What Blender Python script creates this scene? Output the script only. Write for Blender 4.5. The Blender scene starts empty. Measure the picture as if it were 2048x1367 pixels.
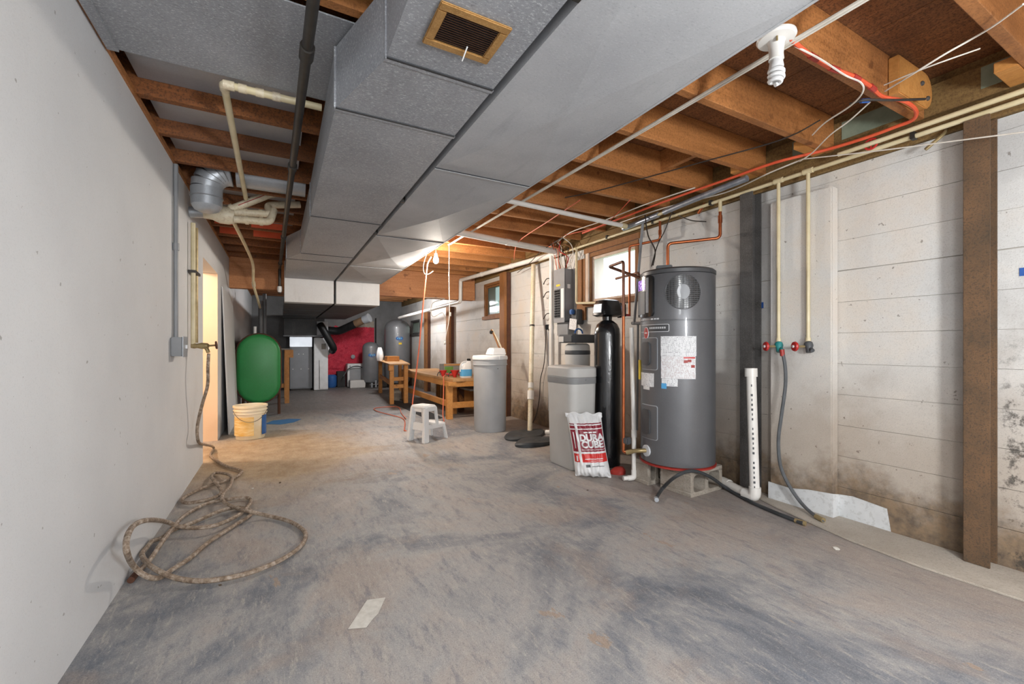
import bpy, bmesh, math, random
from mathutils import Vector, Matrix
R = math.radians
PI = math.pi
random.seed(7)
sc = bpy.context.scene
C = sc.collection

# ------------------------------------------------------------------ camera
cam = bpy.data.cameras.new('camera')
cam.sensor_fit = 'HORIZONTAL'
cam.sensor_width = 36.0
cam.lens = 36.0 * 860.0 / 2048.0
cam.shift_y = 6.5 / 2048.0
cam.clip_start = 0.02
cam.clip_end = 200
camo = bpy.data.objects.new('camera', cam)
C.objects.link(camo)
camo.location = (0, 0, 1.12)
camo.rotation_euler = (R(90), 0, R(-28.3))
sc.camera = camo

# ------------------------------------------------------------------ view + daylight
sc.view_settings.view_transform = 'Standard'
sc.view_settings.look = 'None'
sc.view_settings.exposure = 0.75
sc.view_settings.gamma = 1.0
sc.view_settings.use_curve_mapping = False
W = bpy.data.worlds.new('sky')
sc.world = W
W.use_nodes = True
W.node_tree.nodes['Background'].inputs[0].default_value = (0.86, 0.93, 1.0, 1)
W.node_tree.nodes['Background'].inputs[1].default_value = 2.6

# lamp powers (the lamps themselves are built further down)
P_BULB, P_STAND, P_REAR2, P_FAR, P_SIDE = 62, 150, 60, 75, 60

# ------------------------------------------------------------------ helpers
def lin(h):
    h = h.lstrip('#')
    o = []
    for i in (0, 2, 4):
        v = int(h[i:i+2], 16) / 255.0
        o.append(v / 12.92 if v <= 0.04045 else ((v + 0.055) / 1.055) ** 2.4)
    return (*o, 1.0)

class NT:
    def __init__(s, name):
        s.m = bpy.data.materials.new(name)
        s.m.use_nodes = True
        s.t = s.m.node_tree
        s.b = s.t.nodes['Principled BSDF']
    def n(s, typ, **kw):
        nd = s.t.nodes.new(typ)
        for k, v in kw.items():
            if k.startswith('i_'):
                key = k[2:]
                nd.inputs[int(key) if key.isdigit() else key].default_value = v
            else:
                setattr(nd, k, v)
        return nd
    def l(s, a, b):
        s.t.links.new(a, b)
    def noise(s, vec, scale, detail=5, rough=0.6, dist=0.0):
        nd = s.n('ShaderNodeTexNoise')
        nd.inputs['Scale'].default_value = scale
        nd.inputs['Detail'].default_value = detail
        nd.inputs['Roughness'].default_value = rough
        nd.inputs['Distortion'].default_value = dist
        s.l(vec, nd.inputs['Vector'])
        return nd.outputs['Fac']
    def ramp(s, fac, stops):
        nd = s.n('ShaderNodeValToRGB')
        e = nd.color_ramp.elements
        while len(e) < len(stops):
            e.new(0.5)
        for el, (p, c) in zip(e, stops):
            el.position = p
            el.color = c if len(c) == 4 else (*c, 1)
        s.l(fac, nd.inputs[0])
        return nd.outputs[0]
    def mix(s, fac, a, b, mode='MIX'):
        nd = s.n('ShaderNodeMix', data_type='RGBA', blend_type=mode)
        for val, idx in ((fac, 0), (a, 6), (b, 7)):
            if hasattr(val, 'links'):
                s.l(val, nd.inputs[idx])
            elif idx == 0:
                nd.inputs[0].default_value = val
            else:
                nd.inputs[idx].default_value = val
        return nd.outputs[2]
    def math(s, op, a, b=0.0, clamp=False):
        nd = s.n('ShaderNodeMath', operation=op, use_clamp=clamp)
        for i, v in enumerate((a, b)):
            if hasattr(v, 'links'):
                s.l(v, nd.inputs[i])
            else:
                nd.inputs[i].default_value = v
        return nd.outputs[0]
    def smooth(s, v, lo, hi):
        nd = s.n('ShaderNodeMapRange', interpolation_type='SMOOTHSTEP')
        nd.inputs[1].default_value = lo
        nd.inputs[2].default_value = hi
        s.l(v, nd.inputs[0])
        return nd.outputs[0]
    def mapping(s, vec, scale=(1, 1, 1), rot=(0, 0, 0)):
        nd = s.n('ShaderNodeMapping')
        nd.inputs['Scale'].default_value = scale
        nd.inputs['Rotation'].default_value = rot
        s.l(vec, nd.inputs[0])
        return nd.outputs[0]
    def pos(s):
        return s.n('ShaderNodeNewGeometry').outputs['Position']
    def obj(s):
        return s.n('ShaderNodeTexCoord').outputs['Object']
    def bump(s, h, strength=0.2, dist=0.01):
        nd = s.n('ShaderNodeBump')
        nd.inputs['Strength'].default_value = strength
        nd.inputs['Distance'].default_value = dist
        s.l(h, nd.inputs['Height'])
        s.l(nd.outputs[0], s.b.inputs['Normal'])
    def col(s, c):
        s.l(c, s.b.inputs['Base Color'])

def mat(name, c1, c2=None, scale=6, detail=6, rough=0.6, metal=0.0, bump=0.0, bscale=80,
        stretch=(1, 1, 1), speck=None, lo=0.3, hi=0.7, coat=0.0, world=False):
    t = NT(name)
    b = t.b
    b.inputs['Roughness'].default_value = rough
    b.inputs['Metallic'].default_value = metal
    b.inputs['Coat Weight'].default_value = coat
    c1 = lin(c1)
    c2 = lin(c2) if c2 else tuple(x * 0.82 for x in c1[:3]) + (1,)
    v = t.mapping(t.pos() if world else t.obj(), stretch)
    c = t.ramp(t.noise(v, scale, detail), [(lo, c1), (hi, c2)])
    if speck:
        sc_, ss, sa = speck
        f = t.smooth(t.noise(v, ss, 2, 0.8), 0.52, 0.62)
        c = t.mix(t.math('MULTIPLY', f, sa), c, lin(sc_))
    t.col(c)
    if bump:
        t.bump(t.noise(v, bscale, 4), bump, 0.01)
    return t.m

def emis(name, color, strength):
    t = NT(name)
    t.b.inputs['Base Color'].default_value = color
    t.b.inputs['Emission Color'].default_value = color
    t.b.inputs['Emission Strength'].default_value = strength
    return t.m

def glass_mat(name, tint, clear, rough=0.05, trans=0.0):
    m = bpy.data.materials.new(name)
    m.use_nodes = True
    t = m.node_tree
    t.nodes.clear()
    o = t.nodes.new('ShaderNodeOutputMaterial')
    tr = t.nodes.new('ShaderNodeBsdfTransparent')
    tr.inputs[0].default_value = tint
    g = t.nodes.new('ShaderNodeBsdfGlossy')
    g.inputs['Roughness'].default_value = rough
    mx = t.nodes.new('ShaderNodeMixShader')
    mx.inputs[0].default_value = 1 - clear
    t.links.new(tr.outputs[0], mx.inputs[1])
    if trans > 0:
        tl = t.nodes.new('ShaderNodeBsdfTranslucent')
        tl.inputs[0].default_value = (0.95, 0.95, 0.95, 1)
        m2 = t.nodes.new('ShaderNodeMixShader')
        m2.inputs[0].default_value = trans
        t.links.new(g.outputs[0], m2.inputs[1])
        t.links.new(tl.outputs[0], m2.inputs[2])
        t.links.new(m2.outputs[0], mx.inputs[2])
    else:
        t.links.new(g.outputs[0], mx.inputs[2])
    t.links.new(mx.outputs[0], o.inputs[0])
    return m

def catmull(pts, n=6, closed=False):
    P = [Vector(p) for p in pts]
    out = []
    N = len(P)
    rng = N if closed else N - 1
    for i in range(rng):
        if closed:
            a, b, c, d = P[(i-1) % N], P[i], P[(i+1) % N], P[(i+2) % N]
        else:
            a, b, c, d = P[max(i-1, 0)], P[i], P[i+1], P[min(i+2, N-1)]
        for k in range(n):
            t = k / n
            out.append(0.5 * ((2*b) + (c-a)*t + (2*a-5*b+4*c-d)*t*t + (3*b-a-3*c+d)*t*t*t))
    if not closed:
        out.append(P[-1])
    return out

class MB:
    def __init__(s):
        s.v = []
        s.f = []
    def add(s, vs, fs):
        o = len(s.v)
        s.v += [Vector(v) for v in vs]
        s.f += [tuple(i + o for i in f) for f in fs]
        return s
    def box(s, x0, x1, y0, y1, z0, z1):
        return s.add([(x0,y0,z0),(x1,y0,z0),(x1,y1,z0),(x0,y1,z0),(x0,y0,z1),(x1,y0,z1),(x1,y1,z1),(x0,y1,z1)],
            [(0,3,2,1),(4,5,6,7),(0,1,5,4),(1,2,6,5),(2,3,7,6),(3,0,4,7)])
    def cbox(s, c, d, M=None):
        M = M or Matrix.Identity(3)
        c = Vector(c)
        h = [x / 2 for x in d]
        vs = [c + M @ Vector((sx*h[0], sy*h[1], sz*h[2])) for sz in (-1,1) for sx, sy in ((-1,-1),(1,-1),(1,1),(-1,1))]
        return s.add(vs, [(0,3,2,1),(4,5,6,7),(0,1,5,4),(1,2,6,5),(2,3,7,6),(3,0,4,7)])
    def hexa(s, lo, hi):
        """lo, hi: four corners each, counter-clockwise seen from above"""
        return s.add(list(lo)+list(hi), [(0,3,2,1),(4,5,6,7),(0,1,5,4),(1,2,6,5),(2,3,7,6),(3,0,4,7)])
    def beam(s, p0, p1, w, h, up=(0,0,1)):
        p0, p1 = Vector(p0), Vector(p1)
        d = (p1-p0).normalized()
        side = d.cross(Vector(up))
        if side.length < 1e-4:
            side = Vector((1,0,0))
        side.normalize()
        u = side.cross(d)
        M = Matrix((side, d, u)).transposed()
        return s.cbox((p0+p1)/2, (w, (p1-p0).length, h), M)
    def tube(s, pts, r, n=8, closed=False):
        P = [Vector(p) for p in pts]
        N = len(P)
        rr = r if isinstance(r, (list, tuple)) else [r]*N
        T = []
        for i in range(N):
            if closed:
                a, b = P[(i-1) % N], P[(i+1) % N]
            else:
                a, b = P[max(i-1,0)], P[min(i+1,N-1)]
            if 0 < i < N-1 or closed:
                d = (P[i]-a).normalized() + (b-P[i]).normalized()
                if d.length < 1e-6:
                    d = b - a
            else:
                d = b-a
            T.append(d.normalized())
        u = T[0].orthogonal().normalized()
        o = len(s.v)
        for i in range(N):
            u = u - T[i]*u.dot(T[i])
            if u.length < 1e-6:
                u = T[i].orthogonal()
            u.normalize()
            w = T[i].cross(u)
            k = 1.0
            if 0 < i < N-1:
                cs = T[i].dot((P[i+1]-P[i]).normalized())
                k = min(1.0/max(cs, 0.5), 1.5)
            for j in range(n):
                a = 2*PI*j/n
                s.v.append(P[i] + (u*math.cos(a) + w*math.sin(a))*rr[i]*(k if False else 1.0))
        for i in range(N if closed else N-1):
            for j in range(n):
                a = o+i*n+j
                b = o+i*n+(j+1) % n
                i2 = (i+1) % N
                s.f.append((a, b, o+i2*n+(j+1) % n, o+i2*n+j))
        if not closed:
            s.f.append(tuple(o+j for j in reversed(range(n))))
            s.f.append(tuple(o+(N-1)*n+j for j in range(n)))
        return s
    def pipe(s, pts, r, n=10, bend=None):
        """straight runs with rounded corners"""
        P = [Vector(p) for p in pts]
        bend = bend or r*1.6
        out = [P[0]]
        for i in range(1, len(P)-1):
            a = (P[i-1]-P[i])
            b = (P[i+1]-P[i])
            k = min(bend, a.length*0.45, b.length*0.45)
            a.normalize(); b.normalize()
            for t in (0, .25, .5, .75, 1):
                q0 = P[i]+a*k*(1-t)
                q1 = P[i]+b*k*t
                out.append(q0*(1-t)+q1*t)
        out.append(P[-1])
        return s.tube(out, r, n)
    def cyl(s, p0, p1, r0, r1=None, n=16):
        r1 = r0 if r1 is None else r1
        return s.tube([p0, p1], [r0, r1], n)
    def lathe(s, prof, cx=0, cy=0, n=32):
        o = len(s.v)
        for r, z in prof:
            for j in range(n):
                a = 2*PI*j/n
                s.v.append(Vector((cx+r*math.cos(a), cy+r*math.sin(a), z)))
        for i in range(len(prof)-1):
            for j in range(n):
                s.f.append((o+i*n+j, o+i*n+(j+1) % n, o+(i+1)*n+(j+1) % n, o+(i+1)*n+j))
        s.f.append(tuple(o+j for j in reversed(range(n))))
        s.f.append(tuple(o+(len(prof)-1)*n+j for j in range(n)))
        return s
    def lathe_at(s, prof, p0, axis, n=20):
        """prof (r, t) along axis from p0"""
        ax = Vector(axis).normalized()
        u = ax.orthogonal().normalized()
        w = ax.cross(u)
        p0 = Vector(p0)
        o = len(s.v)
        for r, t in prof:
            for j in range(n):
                a = 2*PI*j/n
                s.v.append(p0+ax*t+(u*math.cos(a)+w*math.sin(a))*r)
        for i in range(len(prof)-1):
            for j in range(n):
                s.f.append((o+i*n+j, o+i*n+(j+1) % n, o+(i+1)*n+(j+1) % n, o+(i+1)*n+j))
        s.f.append(tuple(o+j for j in reversed(range(n))))
        s.f.append(tuple(o+(len(prof)-1)*n+j for j in range(n)))
        return s
    def prism(s, poly, z0, z1, f=None):
        n = len(poly)
        f = f or (lambda x, y, z: (x, y, z))
        return s.add([f(x, y, z0) for x, y in poly]+[f(x, y, z1) for x, y in poly],
            [tuple(reversed(range(n))), tuple(range(n, 2*n))]+[(i, (i+1) % n, n+(i+1) % n, n+i) for i in range(n)])
    def loft(s, rings, cap=True):
        o = len(s.v)
        n = len(rings[0])
        for r in rings:
            s.v += [Vector(p) for p in r]
        for i in range(len(rings)-1):
            for j in range(n):
                s.f.append((o+i*n+j, o+i*n+(j+1) % n, o+(i+1)*n+(j+1) % n, o+(i+1)*n+j))
        if cap:
            s.f.append(tuple(o+j for j in reversed(range(n))))
            s.f.append(tuple(o+(len(rings)-1)*n+j for j in range(n)))
        return s
    def mesh(s, name, off=(0,0,0), bev=0.0, seg=2, ang=0.7, flat=False):
        off = Vector(off)
        me = bpy.data.meshes.new(name)
        me.from_pydata([v-off for v in s.v], [], s.f)
        bm = bmesh.new()
        bm.from_mesh(me)
        bmesh.ops.recalc_face_normals(bm, faces=bm.faces)
        if bev > 0:
            es = [e for e in bm.edges if len(e.link_faces) == 2 and e.calc_face_angle(0) > 0.5]
            bmesh.ops.bevel(bm, geom=es, offset=bev, segments=seg, affect='EDGES', clamp_overlap=True)
        bm.to_mesh(me)
        bm.free()
        if not flat:
            me.shade_smooth()
            me.set_sharp_from_angle(angle=ang)
        return me

def rrect(x0, x1, y0, y1, r, n=5):
    out = []
    for cx, cy, a0 in ((x1-r, y1-r, 0), (x0+r, y1-r, 90), (x0+r, y0+r, 180), (x1-r, y0+r, 270)):
        for k in range(n+1):
            a = R(a0+90*k/n)
            out.append((cx+r*math.cos(a), cy+r*math.sin(a)))
    return out

OFF = {}
MT = {}
def tag(o, label, cat, group=None):
    o['label'] = label
    o['category'] = cat
    o['kind'] = 'thing'
    if group:
        o['group'] = group
    return o
def thing(name, label, cat, loc, rotz=None, group=None):
    o = bpy.data.objects.new(name, None)
    o.empty_display_size = 0.05
    C.objects.link(o)
    o.location = loc
    if rotz is None:
        OFF[o] = Vector(loc)
    else:
        o.rotation_euler = (0, 0, rotz)
        OFF[o] = Vector((0, 0, 0))
    return tag(o, label, cat, group)
def part(name, mb, m, parent, bev=0.0, label=None, seg=2, ang=0.7, flat=False):
    off = OFF[parent]
    me = mb.mesh(name, off, bev, seg, ang, flat)
    me.materials.append(MT[m])
    o = bpy.data.objects.new(name, me)
    C.objects.link(o)
    o.parent = parent
    OFF[o] = off
    if label:
        o['label'] = label
    return o
def solo(name, mb, m, label, cat, group=None, bev=0.0, seg=2, ang=0.7, flat=False):
    xs = [v.x for v in mb.v]; ys = [v.y for v in mb.v]; zs = [v.z for v in mb.v]
    loc = Vector(((min(xs)+max(xs))/2, (min(ys)+max(ys))/2, min(zs)))
    me = mb.mesh(name, loc, bev, seg, ang, flat)
    me.materials.append(MT[m])
    o = bpy.data.objects.new(name, me)
    C.objects.link(o)
    o.location = loc
    OFF[o] = loc
    return tag(o, label, cat, group)
def struct(name, mb, m, bev=0.0, label=None):
    me = mb.mesh(name, (0,0,0), bev)
    me.materials.append(MT[m])
    o = bpy.data.objects.new(name, me)
    C.objects.link(o)
    o['kind'] = 'structure'
    OFF[o] = Vector((0,0,0))
    if label:
        o['label'] = label
    return o
def text_mb(txt, size, fn, depth=0.0008, bold=0.0, align='CENTER'):
    cu = bpy.data.curves.new('lettering', 'FONT')
    cu.body = txt
    cu.size = size
    cu.align_x = align
    cu.align_y = 'CENTER'
    cu.offset = bold
    cu.extrude = 0.0
    cu.resolution_u = 3
    ob = bpy.data.objects.new('lettering', cu)
    C.objects.link(ob)
    dg = bpy.context.evaluated_depsgraph_get()
    me = bpy.data.meshes.new_from_object(ob.evaluated_get(dg))
    bm = bmesh.new()
    bm.from_mesh(me)
    for _ in range(4):
        es = [e for e in bm.edges if e.calc_length() > 0.012]
        if not es:
            break
        bmesh.ops.subdivide_edges(bm, edges=es, cuts=1)
        bmesh.ops.triangulate(bm, faces=bm.faces)
    bm.verts.index_update()
    mb = MB()
    mb.add([fn(v.co.x, v.co.y) for v in bm.verts], [tuple(v.index for v in f.verts) for f in bm.faces])
    bm.free()
    bpy.data.objects.remove(ob)
    bpy.data.meshes.remove(me)
    return mb
def lamp(root, loc, power, radius, color):
    ld = bpy.data.lights.new('lamp_light', 'POINT')
    ld.energy = power
    ld.shadow_soft_size = radius
    ld.color = color
    o = bpy.data.objects.new('lamp_light', ld)
    C.objects.link(o)
    o.parent = root
    o.location = Vector(loc) - OFF[root]
    return o

# ------------------------------------------------------------------ materials
def floor_mat():
    t = NT('stained_concrete')
    p = t.pos()
    sep = t.n('ShaderNodeSeparateXYZ'); t.l(p, sep.inputs[0])
    x, y = sep.outputs[0], sep.outputs[1]
    pr = t.mapping(p, (1, 1, 1), (0, 0, R(20)))
    st = t.mapping(p, (3.2, 0.9, 1), (0, 0, R(58)))
    big = t.noise(pr, 0.95, 9, 0.66, 0.6)
    c = t.ramp(big, [(0.30, lin('4d525b')), (0.41, lin('777a80')), (0.50, lin('9f9d9b')), (0.58, lin('a59c95')), (0.70, lin('c0bbb5'))])
    # purple brown and tan bare patches
    b2 = t.smooth(t.noise(t.mapping(p, (1, 1, 1), (0, 0, 1.1)), 1.3, 7, 0.62, 0.4), 0.52, 0.63)
    c = t.mix(t.math('MULTIPLY', b2, 0.6), c, lin('9b8d83'))
    # streaky drag marks
    s1 = t.noise(st, 4.5, 10, 0.78)
    c = t.mix(t.math('MULTIPLY', t.smooth(s1, 0.50, 0.68), 0.6), c, lin('566070'))
    s2 = t.noise(t.mapping(p, (5.0, 1.0, 1), (0, 0, R(62))), 6.0, 10, 0.8)
    c = t.mix(t.math('MULTIPLY', t.smooth(s2, 0.52, 0.66), 0.75), c, lin('b5aea5'))
    # old paint flaked off: tan islands
    fl = t.smooth(t.noise(t.mapping(p, (1.2, 0.8, 1), (0, 0, 0.4)), 2.1, 10, 0.6, 0.3), 0.645, 0.66)
    c = t.mix(t.math('MULTIPLY', fl, 0.8), c, lin('a08b78'))
    # rust coloured damp stain near the doorway
    dx = t.math('MULTIPLY', t.math('SUBTRACT', x, -0.1), 0.75)
    dy = t.math('MULTIPLY', t.math('SUBTRACT', y, 5.0), 0.62)
    d = t.math('SQRT', t.math('ADD', t.math('POWER', dx, 2.0), t.math('POWER', dy, 2.0)))
    d = t.math('ADD', d, t.math('MULTIPLY', t.math('SUBTRACT', big, 0.5), 2.0))
    tan = t.math('SUBTRACT', 1.0, t.smooth(d, 0.35, 1.1))
    c = t.mix(t.math('MULTIPLY', tan, 0.75), c, t.ramp(t.noise(p, 6, 8, 0.7), [(0.35, lin('a17f4e')), (0.65, lin('c2a983'))]))
    # darker older slab in the far half
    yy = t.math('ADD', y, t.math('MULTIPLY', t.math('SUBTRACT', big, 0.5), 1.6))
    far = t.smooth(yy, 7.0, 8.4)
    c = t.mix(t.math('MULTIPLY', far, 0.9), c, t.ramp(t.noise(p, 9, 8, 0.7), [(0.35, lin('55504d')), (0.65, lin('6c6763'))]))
    # brown smear along right wall
    rw = t.math('MULTIPLY', t.smooth(x, 2.0, 2.7), t.math('SUBTRACT', 1.0, far))
    c = t.mix(t.math('MULTIPLY', rw, 0.45), c, lin('94867c'))
    # crackled, scuffed paint film
    cr = t.noise(t.mapping(p, (2.4, 1, 1), (0, 0, R(58))), 24, 12, 0.85, 0.2)
    c = t.mix(t.math('MULTIPLY', t.smooth(cr, 0.52, 0.62), 0.4), c, lin('4c5561'))
    c = t.mix(t.math('MULTIPLY', t.math('SUBTRACT', 1.0, t.smooth(cr, 0.36, 0.46)), 0.5), c, lin('cbc4bb'))
    # fine speckle
    sp = t.noise(p, 190, 3, 0.8)
    c = t.mix(t.math('MULTIPLY', t.smooth(sp, 0.48, 0.7), 0.4), c, lin('3f4045'))
    c = t.mix(t.math('MULTIPLY', t.math('SUBTRACT', 1.0, t.smooth(sp, 0.28, 0.46)), 0.32), c, lin('d2cec9'))
    t.col(c)
    t.l(t.ramp(s1, [(0.3, (0.42, 0.42, 0.42)), (0.7, (0.68, 0.68, 0.68))]), t.b.inputs['Roughness'])
    h = t.math('ADD', t.math('MULTIPLY', sp, 0.5), s2)
    t.bump(h, 0.4, 0.006)
    return t.m

def block_wall_mat():
    t = NT('painted_block')
    p = t.pos()
    sep = t.n('ShaderNodeSeparateXYZ'); t.l(p, sep.inputs[0])
    y, z = sep.outputs[1], sep.outputs[2]
    n1 = t.noise(p, 1.7, 8, 0.62)
    n2 = t.noise(p, 14, 6, 0.7)
    c = t.ramp(n1, [(0.35, lin('bcbbb9')), (0.5, lin('cecdca')), (0.68, lin('d2cac0'))])
    # damp: tan rising stain, brown at the bottom
    zz = t.math('ADD', z, t.math('MULTIPLY', t.math('SUBTRACT', n1, 0.5), 1.6))
    f1 = t.math('SUBTRACT', 1.0, t.smooth(zz, 0.35, 1.35))
    c = t.mix(t.math('MULTIPLY', f1, 0.75), c, lin('a99a89'))
    z3 = t.math('ADD', z, t.math('MULTIPLY', t.math('SUBTRACT', t.noise(p, 3.2, 9, 0.7), 0.5), 0.9))
    f2 = t.math('SUBTRACT', 1.0, t.smooth(z3, 0.08, 0.45))
    c = t.mix(t.math('MULTIPLY', f2, 0.85), c, t.ramp(n2, [(0.35, lin('46341f')), (0.6, lin('7d6446'))]))
    # black mould speckles nearest the camera
    f3 = t.math('MULTIPLY', t.math('SUBTRACT', 1.0, t.smooth(y, 0.70, 0.80)), t.math('SUBTRACT', 1.0, t.smooth(zz, 0.7, 1.2)))
    m = t.smooth(t.noise(p, 9, 10, 0.78), 0.50, 0.60)
    c = t.mix(t.math('MULTIPLY', f3, t.math('MULTIPLY', m, 0.85)), c, lin('37342f'))
    pit = t.smooth(t.noise(p, 30, 3, 0.5), 0.70, 0.74)
    c = t.mix(t.math('MULTIPLY', pit, 0.6), c, lin('5a4d40'))
    sp = t.noise(p, 160, 2, 0.8)
    c = t.mix(t.math('MULTIPLY', t.smooth(sp, 0.5, 0.72), 0.25), c, lin('75706a'))
    t.col(c)
    t.b.inputs['Roughness'].default_value = 0.8
    t.bump(t.math('ADD', n2, t.math('MULTIPLY', sp, 0.4)), 0.35, 0.008)
    return t.m

def plaster_mat():
    t = NT('white_parged_wall')
    p = t.pos()
    n1 = t.noise(p, 0.9, 6, 0.55)
    n2 = t.noise(t.mapping(p, (1, 1, 0.5), (0.5, 0, 0)), 5.5, 8, 0.6, 1.2)
    c = t.ramp(n1, [(0.3, lin('c9cacc')), (0.7, lin('dadbdc'))])
    pit = t.smooth(t.noise(p, 26, 3, 0.5), 0.715, 0.74)
    c = t.mix(t.math('MULTIPLY', pit, 0.6), c, lin('77736d'))
    sp = t.noise(p, 190, 2, 0.8)
    c = t.mix(t.math('MULTIPLY', t.smooth(sp, 0.52, 0.74), 0.2), c, lin('9a9a9c'))
    t.col(c)
    t.b.inputs['Roughness'].default_value = 0.72
    t.bump(t.math('ADD', n2, t.math('MULTIPLY', sp, 0.25)), 0.22, 0.012)
    return t.m

def wood_mat(name, c1, c2, dark, axis=0, rough=0.65, speck=0.35, gloss=0.0):
    t = NT(name)
    p = t.pos()
    s = [14, 14, 14]
    s[axis] = 0.9
    g = t.noise(t.mapping(p, tuple(s)), 2.0, 7, 0.65, 0.8)
    c = t.ramp(g, [(0.3, lin(c1)), (0.7, lin(c2))])
    b = t.smooth(t.noise(p, 1.4, 5, 0.6), 0.45, 0.7)
    c = t.mix(t.math('MULTIPLY', b, 0.5), c, lin(dark))
    kn = t.smooth(t.noise(p, 7, 2, 0.4), 0.70, 0.76)
    c = t.mix(t.math('MULTIPLY', kn, 0.7), c, lin(dark))
    sp = t.noise(p, 85, 3, 0.85)
    c = t.mix(t.math('MULTIPLY', t.smooth(sp, 0.5, 0.58), speck), c, lin(dark))
    c = t.mix(t.math('MULTIPLY', t.math('SUBTRACT', 1.0, t.smooth(sp, 0.36, 0.42)), speck*0.5), c, lin(c1))
    t.col(c)
    t.b.inputs['Roughness'].default_value = rough
    t.bump(g, 0.12, 0.006)
    return t.m

def galv_mat(name, c1, c2, rough=0.55, metal=0.35, speck='d7dade', amt=0.35):
    t = NT(name)
    p = t.pos()
    n1 = t.noise(p, 2.2, 6, 0.6)
    c = t.ramp(n1, [(0.3, lin(c1)), (0.7, lin(c2))])
    sp = t.noise(t.mapping(p, (1, 2.2, 1), (0, 0, 0.5)), 95, 2, 0.75)
    c = t.mix(t.math('MULTIPLY', t.smooth(sp, 0.56, 0.68), amt), c, lin(speck))
    c = t.mix(t.math('MULTIPLY', t.math('SUBTRACT', 1.0, t.smooth(sp, 0.30, 0.42)), amt), c, lin('4f5256'))
    sm = t.smooth(t.noise(t.mapping(p, (6, 1, 1)), 1.5, 7, 0.7), 0.55, 0.75)
    c = t.mix(t.math('MULTIPLY', sm, 0.3), c, lin('75777b'))
    t.col(c)
    t.b.inputs['Roughness'].default_value = rough
    t.b.inputs['Metallic'].default_value = metal
    t.bump(sp, 0.1, 0.003)
    return t.m

MT['floor'] = floor_mat()
MT['block'] = block_wall_mat()
MT['plaster'] = plaster_mat()
MT['mortar'] = mat('mortar', 'b5b0a8', '9d978f', 12, rough=.9)
MT['platewood'] = wood_mat('sill_plate', '8f7446', '735730', '4a3318', 1, 0.75, 0.5)
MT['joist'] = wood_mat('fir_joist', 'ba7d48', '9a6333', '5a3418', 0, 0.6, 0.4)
MT['joistshade'] = wood_mat('shaded_joist', '92592c', '74431f', '3d2110', 0, 0.7, 0.6)  # same joists, with the shade of the left bays put into the colour
MT['subfloor'] = wood_mat('dark_subfloor', '9c663b', '784b29', '432714', 1, 0.8, 0.7)
MT['subgreen'] = mat('faded_green_paint', '8f9a86', '74806f', 9, rough=.8)
MT['girder'] = wood_mat('fir_girder', 'c48a5c', 'aa6e42', '6b3f22', 0, 0.65, 0.25)
MT['bench'] = wood_mat('pine', 'cf9552', 'b87c3d', '7d4d20', 1, 0.6, 0.2)
MT['benchtop'] = wood_mat('worn_pine', 'c79f70', 'ab7f4d', '7a5530', 1, 0.6, 0.2)
MT['frame'] = wood_mat('window_wood', '9a6a3c', '7d4f28', '4a2c14', 2, 0.7, 0.3)
MT['jambpale'] = mat('pale_paint', 'd5c4b6', 'c2a893', 9, rough=.7)
MT['galv'] = galv_mat('galvanised_dull', '9c9fa4', '898c91', 0.6, 0.15, 'dfe2e6', 0.5)
MT['galv2'] = galv_mat('galvanised_smooth', 'b3b5b8', 'a0a2a6', 0.68, 0.1, 'cfd1d4', 0.22)
MT['galv3'] = galv_mat('galvanised_bright', 'b5bac0', '9ea3aa', 0.38, 0.45, 'd8dce0', 0.15)
MT['galvwhite'] = galv_mat('pale_duct_end', 'd3d5d7', 'c3c5c8', 0.6, 0.0, 'e5e5e5', 0.15)
MT['galvdark'] = galv_mat('dark_duct', '5a5c5e', '3f4143', 0.65, 0.1, '85878a', 0.25)  # darker metal for the ducts past the girder and the plenum
MT['seam'] = mat('dark_seam', '34363a', '26282b', 20, rough=.6)
MT['rust'] = mat('rusted_steel', '73563b', '50402f', 5, 9, rough=.8, bump=.3, bscale=90, speck=('3a322c', 130, .6), world=True)
MT['darksteel'] = mat('dark_steel', '5c5a59', '413e3c', 6, 8, rough=.6, metal=.2, speck=('75726f', 120, .4), world=True)
MT['iron'] = mat('black_iron', '3d3a36', '2b2826', 12, rough=.45, metal=.4)
MT['pvc'] = mat('white_pvc', 'e4e2de', 'd3cfc8', 5, rough=.35)
MT['cream'] = mat('cream_pipe', 'd9cdac', 'c3b48d', 7, rough=.4)
MT['oldpvc'] = mat('aged_pvc', 'ddd3bd', 'c4b596', 6, rough=.45, speck=('8f6a45', 40, .25))
MT['copper'] = mat('copper', 'b8693f', '8f4c2c', 9, rough=.35, metal=.75)
MT['copperdark'] = mat('tarnished_copper', '7d5340', '583a2f', 9, rough=.45, metal=.6)
MT['brass'] = mat('brass', 'b3a077', '8c7a54', 14, rough=.4, metal=.5)
MT['hose'] = None
MT['blackrubber'] = mat('black_rubber', '3c3f42', '2e3032', 12, rough=.55)
MT['greyhose'] = mat('grey_hose', '5d6063', '4b4e51', 12, rough=.5)
MT['heater'] = mat('charcoal_enamel', '66676a', '5d5e61', 2, rough=.38, metal=.25, speck=('76777a', 200, .25), coat=.15)
MT['heaterdark'] = mat('heater_trim', '4a4b4d', '404143', 3, rough=.4)
MT['blackgloss'] = mat('black_gloss', '17181a', '0e0f10', 4, rough=.22, coat=.3)
MT['tankblack'] = mat('black_fibreglass', '101113', '1c1d20', 20, 4, rough=.2, coat=.6, bump=.25, bscale=70, stretch=(1, 1, .3))
MT['redseal'] = mat('red_gasket', 'b03a30', '8f2b25', 9, rough=.5)
MT['paper'] = None
MT['white'] = mat('white_plastic', 'e3e4e4', 'd4d5d6', 4, rough=.4)
MT['warmwhite'] = mat('porcelain', 'e9e8e4', 'dddbd6', 4, rough=.25, coat=.3)
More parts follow.
